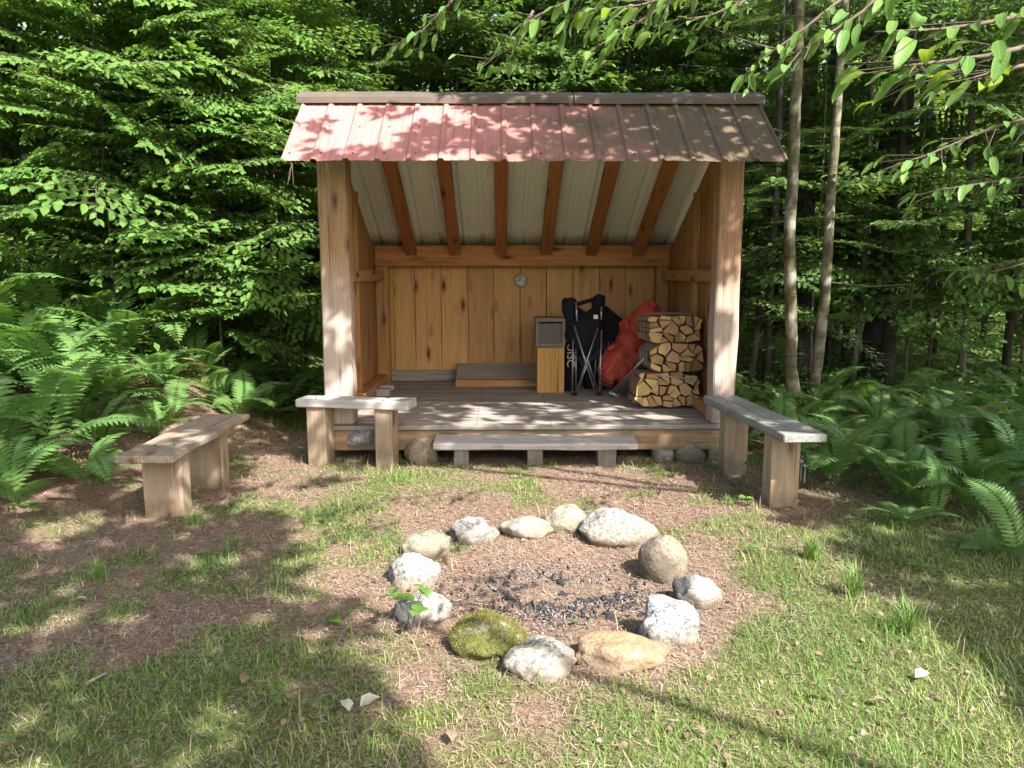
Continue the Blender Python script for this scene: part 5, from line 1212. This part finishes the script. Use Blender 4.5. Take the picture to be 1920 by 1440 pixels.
for k, (pix, Y, w, mt, lb) in enumerate([
  ([(1506, 700), (1508, 450), (1512, 200), (1516, 0)], 9.6, 38, 'dark_bark', 'straight dark trunk right behind the left birch'),
  ([(1556, 690), (1562, 400), (1566, 200), (1572, 0)], 10.4, 30, 'dark_bark', 'dark trunk directly behind the right birch'),
  ([(1648, 700), (1655, 560), (1672, 330), (1690, 120), (1700, 0)], 9.2, 54, 'dark_bark', 'thick rough dark trunk, the broadest tree on the right'),
  ([(1748, 660), (1742, 500), (1738, 200), (1735, 0)], 12.5, 22, 'dark_bark', 'thin dark trunk beyond the ferns on the right'),
  ([(1405, 720), (1422, 600), (1432, 400), (1440, 330)], 9.5, 12, 'grey_bark', 'thin pale stem close behind the right post'),
  ([(1597, 720), (1612, 600), (1622, 480), (1630, 300)], 9.0, 11, 'grey_bark', 'thin pale stem left of the broad dark trunk'),
  ([(1800, 735), (1806, 640), (1812, 540), (1820, 300)], 8.8, 13, 'grey_bark', 'slim pale stem rising out of the right ferns'),
  ([(1905, 700), (1900, 500), (1905, 200), (1912, 0)], 11.5, 34, 'dark_bark', 'dark trunk at the right edge of the picture'),
  ([(1352, 300), (1347, 160), (1346, 60), (1343, 0)], 10.8, 20, 'brown_bark', 'reddish brown trunk standing above the right end of the roof'),
  ([(1112, 300), (1112, 160), (1114, 60), (1116, 0)], 11.0, 13, 'grey_bark', 'thin grey trunk above the middle of the roof'),
  ([(492, 640), (498, 500), (504, 300), (508, 0)], 10.4, 30, 'grey_bark', 'grey trunk half hidden by leaves left of the shelter'),
  ([(560, 640), (556, 460), (554, 200), (560, 0)], 11.5, 22, 'dark_bark', 'dark trunk just left of the shelter wall'),
  ([(25, 620), (20, 470), (15, 200), (10, 0)], 8.9, 30, 'dark_bark', 'dark trunk at the left edge behind the ferns'),
  ([(380, 640), (372, 500), (368, 300), (362, 100)], 9.2, 14, 'brown_bark', 'brown stem with dead twigs behind the bright sapling'),
  ([(1450, 640), (1452, 400), (1455, 0)], 13.0, 24, 'dark_bark', 'distant dark trunk right of the shelter post')]):
    px_trunk('forest_tree', pix, Y, [w * 1.15] + [w] * (len(pix) - 1), M[mt], lb, limbs=9 if Y > 8.9 and w > 18 else 2, seed=30 + k)

# hemlocks: dark boughs on the right, with pieces of light between them
def bough_mesh(name, seed, L=1.4):
    r = np.random.default_rng(seed); P_ = []; D_ = []; S_ = []; mb = MB(); pts = []
    p = np.zeros(3); d = np.array([0, 1, .05])
    for i in range(11): pts.append(p.copy()); d = d + np.array([r.normal(0, .04), 0, -.035]); d /= np.linalg.norm(d); p = p + d * L / 10
    mb.tube([tuple(q) for q in pts], [.008 * (1 - .08 * i) for i in range(11)], 4, cap=False)
    for i in range(1, 11):
        for s in (-1, 1):
            for kk in range(2):
                b = pts[i] - (pts[i] - pts[i - 1]) * .5 * kk; ln = .42 * (1 - .75 * i / 11) * r.uniform(.6, 1.2); dd = np.array([s * .85, .55, r.uniform(-.22, .02)]); dd /= np.linalg.norm(dd)
                m = max(2, int(ln / .035))
                for j in range(m):
                    q = b + dd * ln * j / m
                    for s2 in (-1, 1):
                        P_.append(q); D_.append(dd * .8 + np.array([-dd[1], dd[0], 0]) * s2 * .7 + np.array([0, 0, r.normal(0, .1)])); S_.append(r.uniform(.035, .06))
    n = len(P_); nn = np.stack([r.normal(0, .2, n), r.normal(0, .2, n), np.ones(n)], 1); T = RH_V.copy(); T[:, 0] *= .55
    V_, F_ = scatter(T, RH_F, np.array(P_), frames(np.array(D_), nn), np.array(S_)); TF = []
    for f in mb.f: TF += [(f[0], f[1], f[2]), (f[0], f[2], f[3])]
    me = np_mesh(name, np.concatenate([V_, np.array(mb.v)]), np.concatenate([F_, np.array(TF) + len(V_)]), M['needle_leaf'], np.concatenate([np.repeat(r.random(n), 2), np.zeros(len(TF))]))
    me.materials.append(M['twig']); mi = np.zeros(len(me.polygons), np.int32); mi[len(F_):] = 1; me.polygons.foreach_set('material_index', mi); return me
BO = [bough_mesh('bough', 300 + i) for i in range(5)]
def hemlock(x, y, h, label, group, seed, n=40, z0=.7, s=1.0, rad=.08):
    r = random.Random(seed); t = empty('hemlock_tree', (x, y, gz(x, y) - .05), 0, label, 'tree', group); mb = MB(); mb.tube([(0, 0, 0), (.03, 0, h * .5), (0, 0.03, h)], [rad, rad * .7, rad * .3], 10, jit=.1); mb.obj('trunk', M['dark_bark'], t, True)
    for k in range(n):
        z = z0 + (h * .92 - z0) * (k + r.random()) / n; o = bpy.data.objects.new('bough', BO[r.randrange(5)]); col.objects.link(o); o.parent = t; o.location = (0, 0, z); sc_ = s * r.uniform(.7, 1.25) * (1.15 - .5 * z / h); o.scale = (sc_,) * 3; o.rotation_euler = (R(r.uniform(-12, 12)), R(r.uniform(-8, 8)), r.uniform(0, 6.28))
HG = 'hemlocks in the woods on the right'
for k, (x, y, h) in enumerate([(3.4, 9.6, 7.5), (4.7, 10.4, 8), (6.2, 10.9, 8), (3.0, 12.2, 8.5), (5.4, 12.6, 9), (7.6, 12.0, 8.5), (4.2, 14.6, 9.5), (6.8, 14.8, 9.5), (9.0, 14.0, 9.5), (2.2, 14.8, 10), (8.2, 10.2, 7.5), (3.1, 8.9, 5.5), (4.5, 8.9, 6.0), (6.0, 9.0, 6.0), (2.7, 10.8, 7.0)]):
    hemlock(x, y, h, 'dark hemlock with level feathery boughs in the woods on the right', HG, 400 + k, n=46 if y < 13 else 32, s=.95 if y < 13 else 1.3, rad=.05)
HL = 'hemlocks far behind the shelter and the saplings'
for k, (x, y, h) in enumerate([(-7.5, 12.5, 9), (-4.2, 13.2, 9.5), (-1.2, 14.4, 10), (-6.0, 15.5, 10), (-9.5, 14.5, 10)]):
    hemlock(x, y, h, 'dark hemlock deep in the woods behind the beech leaves', HL, 440 + k, n=30, s=1.4)

# broad crowns further back (crown meshes shared)
def crown_mesh(name, seed, n, rx_, rz_, leaf, mat):
    r = np.random.default_rng(seed); nc = 26; C_ = r.normal(0, 1, (nc, 3)); C_ /= np.linalg.norm(C_, axis=1, keepdims=True); C_ *= r.uniform(.3, 1, (nc, 1)) ** .5; C_ *= np.array([rx_, rx_, rz_])
    i = r.integers(0, nc, n); P_ = C_[i] + r.normal(0, 1, (n, 3)) * np.array([.42, .42, .16]) * rx_ * .55
    d = r.normal(0, 1, (n, 3)); d[:, 2] *= .35; nn = np.stack([r.normal(0, .4, n), r.normal(0, .4, n), np.ones(n)], 1)
    V_, F_ = scatter(RH_V, RH_F, P_, frames(d, nn), r.uniform(.7, 1.3, n) * leaf); return np_mesh(name, V_, F_, mat, np.repeat(np.clip(r.normal(.5, .25, n), 0, 1), 2))
CR = [crown_mesh('crown', 500 + i, 5200, 2.0, 3.2, .13, M['leaf_far']) for i in range(3)]
FG_ = 'far leafy trees closing the clearing'
rt = random.Random(77)
for k in range(40):
    row = k % 2; x = -18 + 36 * (k + rt.uniform(0, .8)) / 40; y = (17.5 if row else 21.5) + rt.uniform(-1, 1.5) + abs(x) * .02; h = rt.uniform(3, 6.5)
    t = empty('leafy_tree', (x, y, gz(x, y)), rt.uniform(0, 6), 'far leafy tree closing the view through the woods', 'tree', FG_)
    mb = MB(); mb.tube([(0, 0, -.1), (0, 0, h + 2)], [.14, .06], 8); mb.obj('trunk', M['dark_bark'], t, True)
    for zc in ([h * .42, h] if row else [h * .3, h * .9]):
        o = bpy.data.objects.new('crown', CR[rt.randrange(3)]); col.objects.link(o); o.parent = t; o.location = (rt.uniform(-.5, .5), 0, zc); o.rotation_euler = (0, 0, rt.uniform(0, 6)); o.scale = (1.05, 1.05, rt.uniform(.8, 1.1))
# far woods, read as one mass
def mass(n, seed, y0, y1, leaf, z1):
    r = np.random.default_rng(seed); x = r.uniform(-38, 38, n); y = r.uniform(y0, y1, n); z = r.random(n) ** 1.15 * z1 * (.75 + .5 * vnoise(x, y, .3, 2))
    P_ = np.stack([x, y, ground_z(x, y) + z], 1); k = vnoise(x + z, y + z * 1.7, .8, 12) > .38; P_ = P_[k]; n = len(P_)
    d = r.normal(0, 1, (n, 3)); nn = np.stack([r.normal(0, .5, n), r.normal(0, .5, n), np.ones(n)], 1)
    V_, F_ = scatter(RH_V, RH_F, P_, frames(d, nn), r.uniform(.7, 1.4, n) * leaf); return V_, F_, np.repeat(r.random(n), 2)
V_, F_, T_ = mass(50000, 5, 25, 36, .45, 9)
o = link('far_woods', np_mesh('far_woods', V_, F_, M['leaf_far'], T_)); o['label'] = 'far leafy woods seen as one green mass'; tag(o, kind='stuff')

# underbrush: low leafy growth on the forest floor
def brush(n, seed, xr, yr, leaf, zh, ok, mat, name, label):
    r = np.random.default_rng(seed); x = r.uniform(*xr, n); y = r.uniform(*yr, n); k = ok(x, y); x, y = x[k], y[k]; n = len(x); c = vnoise(x, y, 1.3, 66)
    k = c > .28; x, y, c = x[k], y[k], c[k]; n = len(x); P_ = np.stack([x, y, ground_z(x, y) + r.random(n) * zh * c], 1)
    d = r.normal(0, 1, (n, 3)); d[:, 2] *= .3; nn = np.stack([r.normal(0, .4, n), r.normal(0, .4, n), np.ones(n)], 1)
    V_, F_ = scatter(RH_V, RH_F, P_, frames(d, nn), r.uniform(.6, 1.3, n) * leaf); o = link(name, np_mesh(name, V_, F_, mat, np.repeat(r.random(n), 2))); o['label'] = label; return tag(o, kind='stuff')
brush(46000, 1, (2.0, 14), (6.3, 16), .075, .6, lambda x, y: (x > 2.1) & (x < .8 * y), M['leaf_dark'], 'underbrush', 'low dark underbrush on the forest floor at the right')
brush(46000, 2, (-12, -1.5), (5.9, 15), .08, .65, lambda x, y: (x > -.8 * y) & ((x < -3.0) | (y > 7.4)), M['leaf'], 'underbrush', 'low leafy underbrush on the bank at the left')

# ------------------------------------------------------------------ near branches hanging into the picture
NEAR = [np_mesh('leaf', LV, LF, M['leaf_near'], None) for LV, LF in []]
def big_leaf(seed, w=.42, bend=.25):
    r = random.Random(seed); V_ = []; F_ = []; n = 8; 
    for i in range(n + 1):
        t = i / n; hw = w / 2 * (math.sin(math.pi * min(1, t * .93 + .03)) ** .75) * (1 - .25 * t) if 0 < i < n else 0.0
        z = -bend * t * t + .04 * math.sin(t * 6 + seed)
        V_ += [(-hw, t, z + hw * .35 + .012 * math.sin(t * 30)), (0, t, z), (hw, t, z + hw * .35 + .012 * math.sin(t * 30 + 1))]
    for i in range(n):
        a = 3 * i; F_ += [(a, a + 1, a + 4), (a, a + 4, a + 3), (a + 1, a + 2, a + 5), (a + 1, a + 5, a + 4)]
    return np_mesh('leaf', np.array(V_), np.array(F_), M['leaf_near'], np.full(len(F_), .5 + r.uniform(-.3, .3)), True)
BL = [big_leaf(i, .38 + .04 * (i % 3), .15 + .12 * (i % 4)) for i in range(8)]
BLY = big_leaf(55); BLY.materials.clear(); BLY.materials.append(M['leaf_yellow'])
def near_branch(pts, n, s, label, seed, group='beech branches hanging in from above', yellow=0.0, droop=.12):
    """pts: list of (px, py, Y)"""
    r = random.Random(seed); W3 = [at(a, b, Y=c) for a, b, c in pts]; o0 = W3[0]; br = empty('beech_branch', o0, 0, label, 'branch', group); Q = [p - o0 for p in W3]
    mb = MB(); mb.tube(Q, [.007 * (1 - .7 * i / (len(Q) - 1)) * (.5 + s * 5) for i in range(len(Q))], 6); mb.obj('twig', M['twig'], br, True)
    side = 1; m = len(Q) - 1
    n = int(n * 1.5); s *= .78
    for k in range(n):
        u = (k + r.uniform(.2, .8)) / n * m; i = min(int(u), m - 1); p = Q[i].lerp(Q[i + 1], u - i); d = (Q[i + 1] - Q[i]).normalized(); sd_ = d.cross(Vector((0, 0, 1))).normalized() * side; side = -side
        off = Vector((0, 0, 0)); 
        if r.random() < .75: # short side twig
            off = (sd_ * r.uniform(.3, 1) + d * r.uniform(0, .6) + Vector((0, 0, r.uniform(-.3, .2)))).normalized() * s * r.uniform(.5, 3.0); mb = MB(); mb.tube([p, p + off], .0015, 4); mb.obj('twig', M['twig'], br)
        dv = (d * r.uniform(.2, .9) + sd_ * r.uniform(.4, 1) + Vector((0, 0, -droop + r.uniform(-.35, .25)))).normalized()
        nn = np.array([[r.gauss(0, .4), r.gauss(0, .4), 1.0]]); Rm = frames(np.array([list(dv)]), nn)[0]
        q = bpy.data.objects.new('leaf', BLY if r.random() < yellow else BL[r.randrange(8)]); col.objects.link(q); q.parent = br; q.location = p + off; sc_ = s * r.uniform(.7, 1.2); q.scale = (sc_,) * 3; q.rotation_euler = Matrix([list(row) for row in Rm]).to_euler()
    return br
near_branch([(2000, 70, 1.75), (1850, 105, 1.72), (1745, 118, 1.7), (1690, 125, 1.7)], 20, .095, 'bright branch of large sunlit leaves near the upper right corner', 1, yellow=.12)
near_branch([(1990, 110, 1.9), (1880, 130, 1.85), (1810, 150, 1.8)], 9, .09, 'drooping branch tip with yellow green leaves below the brightest branch', 2, yellow=.35)
near_branch([(1960, 20, 1.9), (1840, 45, 1.9), (1760, 55, 1.9), (1640, 60, 1.9)], 14, .085, 'darker leafy branch along the top right corner', 3, yellow=.1)
near_branch([(1700, -60, 2.3), (1620, 20, 2.3), (1560, 60, 2.3), (1500, 95, 2.3)], 16, .09, 'branch of hanging leaves crossing the two birches near the top', 4)
near_branch([(1420, -90, 2.4), (1290, -15, 2.4), (1200, 10, 2.4), (1110, 20, 2.4)], 24, .10, 'sunlit branch hanging over the middle of the roof at the top', 5, yellow=.1)
near_branch([(1200, -90, 2.6), (1110, -20, 2.6), (1050, 10, 2.6), (980, 40, 2.6)], 22, .09, 'drooping branch with pale leaf undersides left of the sunlit one', 6)
near_branch([(1290, -40, 2.8), (1230, 20, 2.8), (1170, 60, 2.8), (1130, 80, 2.8)], 18, .085, 'lower branch tip with long pointed leaves above the ridge', 7, yellow=.1)
near_branch([(1500, -60, 2.9), (1400, 0, 2.9), (1330, 30, 2.9), (1250, 40, 2.9)], 20, .08, 'thin branch above the right end of the roof', 8)
near_branch([(2000, 200, 3.4), (1860, 240, 3.4), (1740, 290, 3.3), (1650, 320, 3.3)], 24, .10, 'shaded leafy branch reaching across the broad dark trunk', 9)
near_branch([(2000, 320, 3.9), (1900, 335, 3.9), (1800, 350, 3.9), (1740, 360, 3.9)], 22, .11, 'shaded branch of broad leaves at the right edge, lower down', 10)
near_branch([(2000, 470, 4.0), (1900, 500, 4.0), (1820, 520, 4.0)], 16, .11, 'dim leafy branch at the right edge above the ferns', 11)
near_branch([(900, -60, 3.2), (840, 10, 3.2), (790, 60, 3.2), (730, 90, 3.2)], 22, .08, 'thin leafy branch above the left half of the roof', 12)
near_branch([(1000, 20, 3.4), (960, 90, 3.4), (900, 120, 3.4)], 12, .08, 'branch tip just above the ridge near the middle', 13)
near_branch([(1600, -20, 3.0), (1500, 60, 3.0), (1430, 110, 3.0), (1400, 140, 3.0)], 18, .085, 'branch drooping between the roof end and the left birch', 14)

# ------------------------------------------------------------------ unseen trees, crowns shaped so that their shade dapples the clearing
KX, KY = SUN_D.x / -SUN_D.z, SUN_D.y / -SUN_D.z
def shade(x, y):
    """wanted share of shade, in the place where the sun's ray through a point meets the ground"""
    s = np.full(x.shape, .88)
    edge = -.30 - .50 * (y - 2.4)
    lit_mid = smooth(edge - .15, edge + .25, x) * smooth(1.85, 1.6, x - .0) ; 
    rb_ = np.where(y < 4.5, 1.72, 1.72 - .45 * (y - 4.5)); lit_mid = smooth(edge - .2, edge + .2, x) * smooth(rb_ + .12, rb_ - .12, x)
    front = smooth(6.0, 5.7, y); s = s * (1 - front) + front * (.87 * (1 - lit_mid) + .0 * lit_mid)
    left_lit = smooth(4.6, 5.0, y) * smooth(-1.95, -1.7, x) * smooth(-1.0, -1.3, x) * smooth(7.4, 7.0, y); s = s * (1 - left_lit) + .22 * left_lit
    mid = smooth(5.75, 6.1, y) * smooth(7.7, 7.4, y) * smooth(-2.2, -1.9, x) * smooth(1.9, 1.6, x); s = s * (1 - mid) + .60 * mid
    roofband = smooth(7.3, 7.7, y) * smooth(9.1, 8.8, y) * smooth(-3.4, -3.1, x) * smooth(.9, 1.2, -x + 1.9)
    rs = .16 + .80 * smooth(-2.5, -.9, x); s = s * (1 - roofband) + rs * roofband
    leftw = smooth(7.0, 7.6, y) * smooth(-2.6, -3.0, x) * smooth(-7.5, -6, x) * smooth(13, 11.5, y); s = s * (1 - leftw) + .06 * leftw
    lf = smooth(5.0, 5.5, y) * smooth(7.6, 7.0, y) * smooth(-2.2, -2.6, x); s = s * (1 - lf) + .38 * lf
    right = smooth(.2, .8, x) * smooth(8.6, 9.2, y); s = s * (1 - right) + .62 * right
    top = smooth(9.0, 9.6, y) * smooth(-3.2, -2.6, x) * smooth(.8, .2, x); s = s * (1 - top) + .22 * top
    return s
r = np.random.default_rng(808)
def canopy(n, zlo, zhi, yr, leaf, name_seed, freq):
    gx0 = r.uniform(-8, 9, n); gy0 = r.uniform(*yr, n); s = shade(gx0, gy0)
    nz = .55 * vnoise(gx0, gy0, freq, name_seed) + .45 * vnoise(gx0, gy0, freq * 2.3, name_seed + 5); nz = smooth(.18, .82, nz)
    k = nz < s; gx0, gy0 = gx0[k], gy0[k]; n = len(gx0); z = r.uniform(zlo, zhi, n) ; x = gx0 - KX * z; y = gy0 - KY * z
    # nothing of these crowns hangs into the picture
    vis = (y > -.2) & (z < 1.45 + .42 * y + .35) ; x, y, z = x[~vis], y[~vis], z[~vis]; n = len(x)
    d = r.normal(0, 1, (n, 3)); d[:, 2] *= .4; nn = np.stack([r.normal(0, .5, n), r.normal(0, .5, n), np.ones(n)], 1)
    return np.stack([x, y, z], 1), frames(d, nn), r.uniform(.7, 1.25, n) * leaf
for k, (n, zlo, zhi, yr, leaf, fq, tx_, ty_, lb) in enumerate([
    (80000, 4.4, 6.2, (1.0, 6.0), .125, 3.1, 6.5, -3.5, 'tall unseen leafy tree behind the camera whose crown shades the front of the clearing'),
    (56000, 4.6, 6.2, (5.7, 9.2), .12, 3.6, 4.9, 1.2, 'unseen beech whose low crown overhangs the shelter from the right'),
    (42000, 6.5, 9.0, (9.0, 17.0), .17, 2.6, 8.2, 5.2, 'tall unseen tree at the right of the clearing spreading over the woods'),
    (9000, 6.0, 8.0, (5.5, 13.0), .13, 3.1, -6.8, 2.5, 'tall unseen tree left of the clearing above the fern bed')]):
    P_, Rm, S_ = canopy(n, zlo, zhi, yr, leaf, k * 11 + 3, fq)
    if k == 3: m_ = P_[:, 0] < -1.0
    elif k == 2: m_ = P_[:, 0] > -1.5
    else: m_ = np.ones(len(P_), bool)
    P_, Rm, S_ = P_[m_], Rm[m_], S_[m_]
    V_, F_ = scatter(RH_V, RH_F, P_, Rm, S_); b = Vector((tx_, ty_, gz(tx_, ty_) - .05)); t = empty('canopy_tree', b, 0, lb, 'tree')
    o = link('crown', np_mesh('crown', V_ - np.array(list(b)), F_, M['leaf_canopy'], np.repeat(np.clip(np.random.default_rng(k).normal(.5, .25, len(P_)), 0, 1), 2)), t)
    cz = float(P_[:, 2].mean()); cen_ = P_.mean(0); mb = MB()
    mb.tube([(0, 0, 0), (.05, .05, cz * .5), ((cen_[0] - tx_) * .25, (cen_[1] - ty_) * .25, cz)], [.18, .14, .07], 12, jit=.06); mb.obj('trunk', M['grey_bark'], t, True)
    rr = random.Random(k)
    for q in range(10):
        i = rr.randrange(len(P_)); e = Vector(P_[i]) - b; s0 = Vector((.05, .05, cz * rr.uniform(.45, .8))); mb = MB(); mb.tube([s0, s0.lerp(e, .5) + Vector((0, 0, .2)), e], [.04, .025, .01], 6); mb.obj('limb', M['grey_bark'], t, True)

# ------------------------------------------------------------------ labels that tell repeats apart, by their order across the view
ORD = ['first', 'second', 'third', 'fourth', 'fifth', 'sixth', 'seventh', 'eighth', 'ninth', 'tenth', 'eleventh', 'twelfth', 'thirteenth', 'fourteenth', 'fifteenth', 'sixteenth', 'seventeenth', 'eighteenth', 'nineteenth', 'twentieth']
def px_of(o):
    v_ = o.location - CAM; return v_.dot(_r) / v_.dot(_f)
for g_, text in ((SG, '%s from the left of the leafy beech saplings left of the shelter'), (BG, '%s from the left of the leafy trees rising behind the roof'),
                 (RGp, '%s from the left of the shaded saplings in the right woods'), (HG, '%s from the left of the dark feathery hemlocks in the right woods'), (HL, '%s from the left of the dark hemlocks deep behind the beech leaves')):
    for i_, o in enumerate(sorted([o for o in col.objects if o.get('group') == g_], key=px_of)): o['label'] = text % ORD[i_]
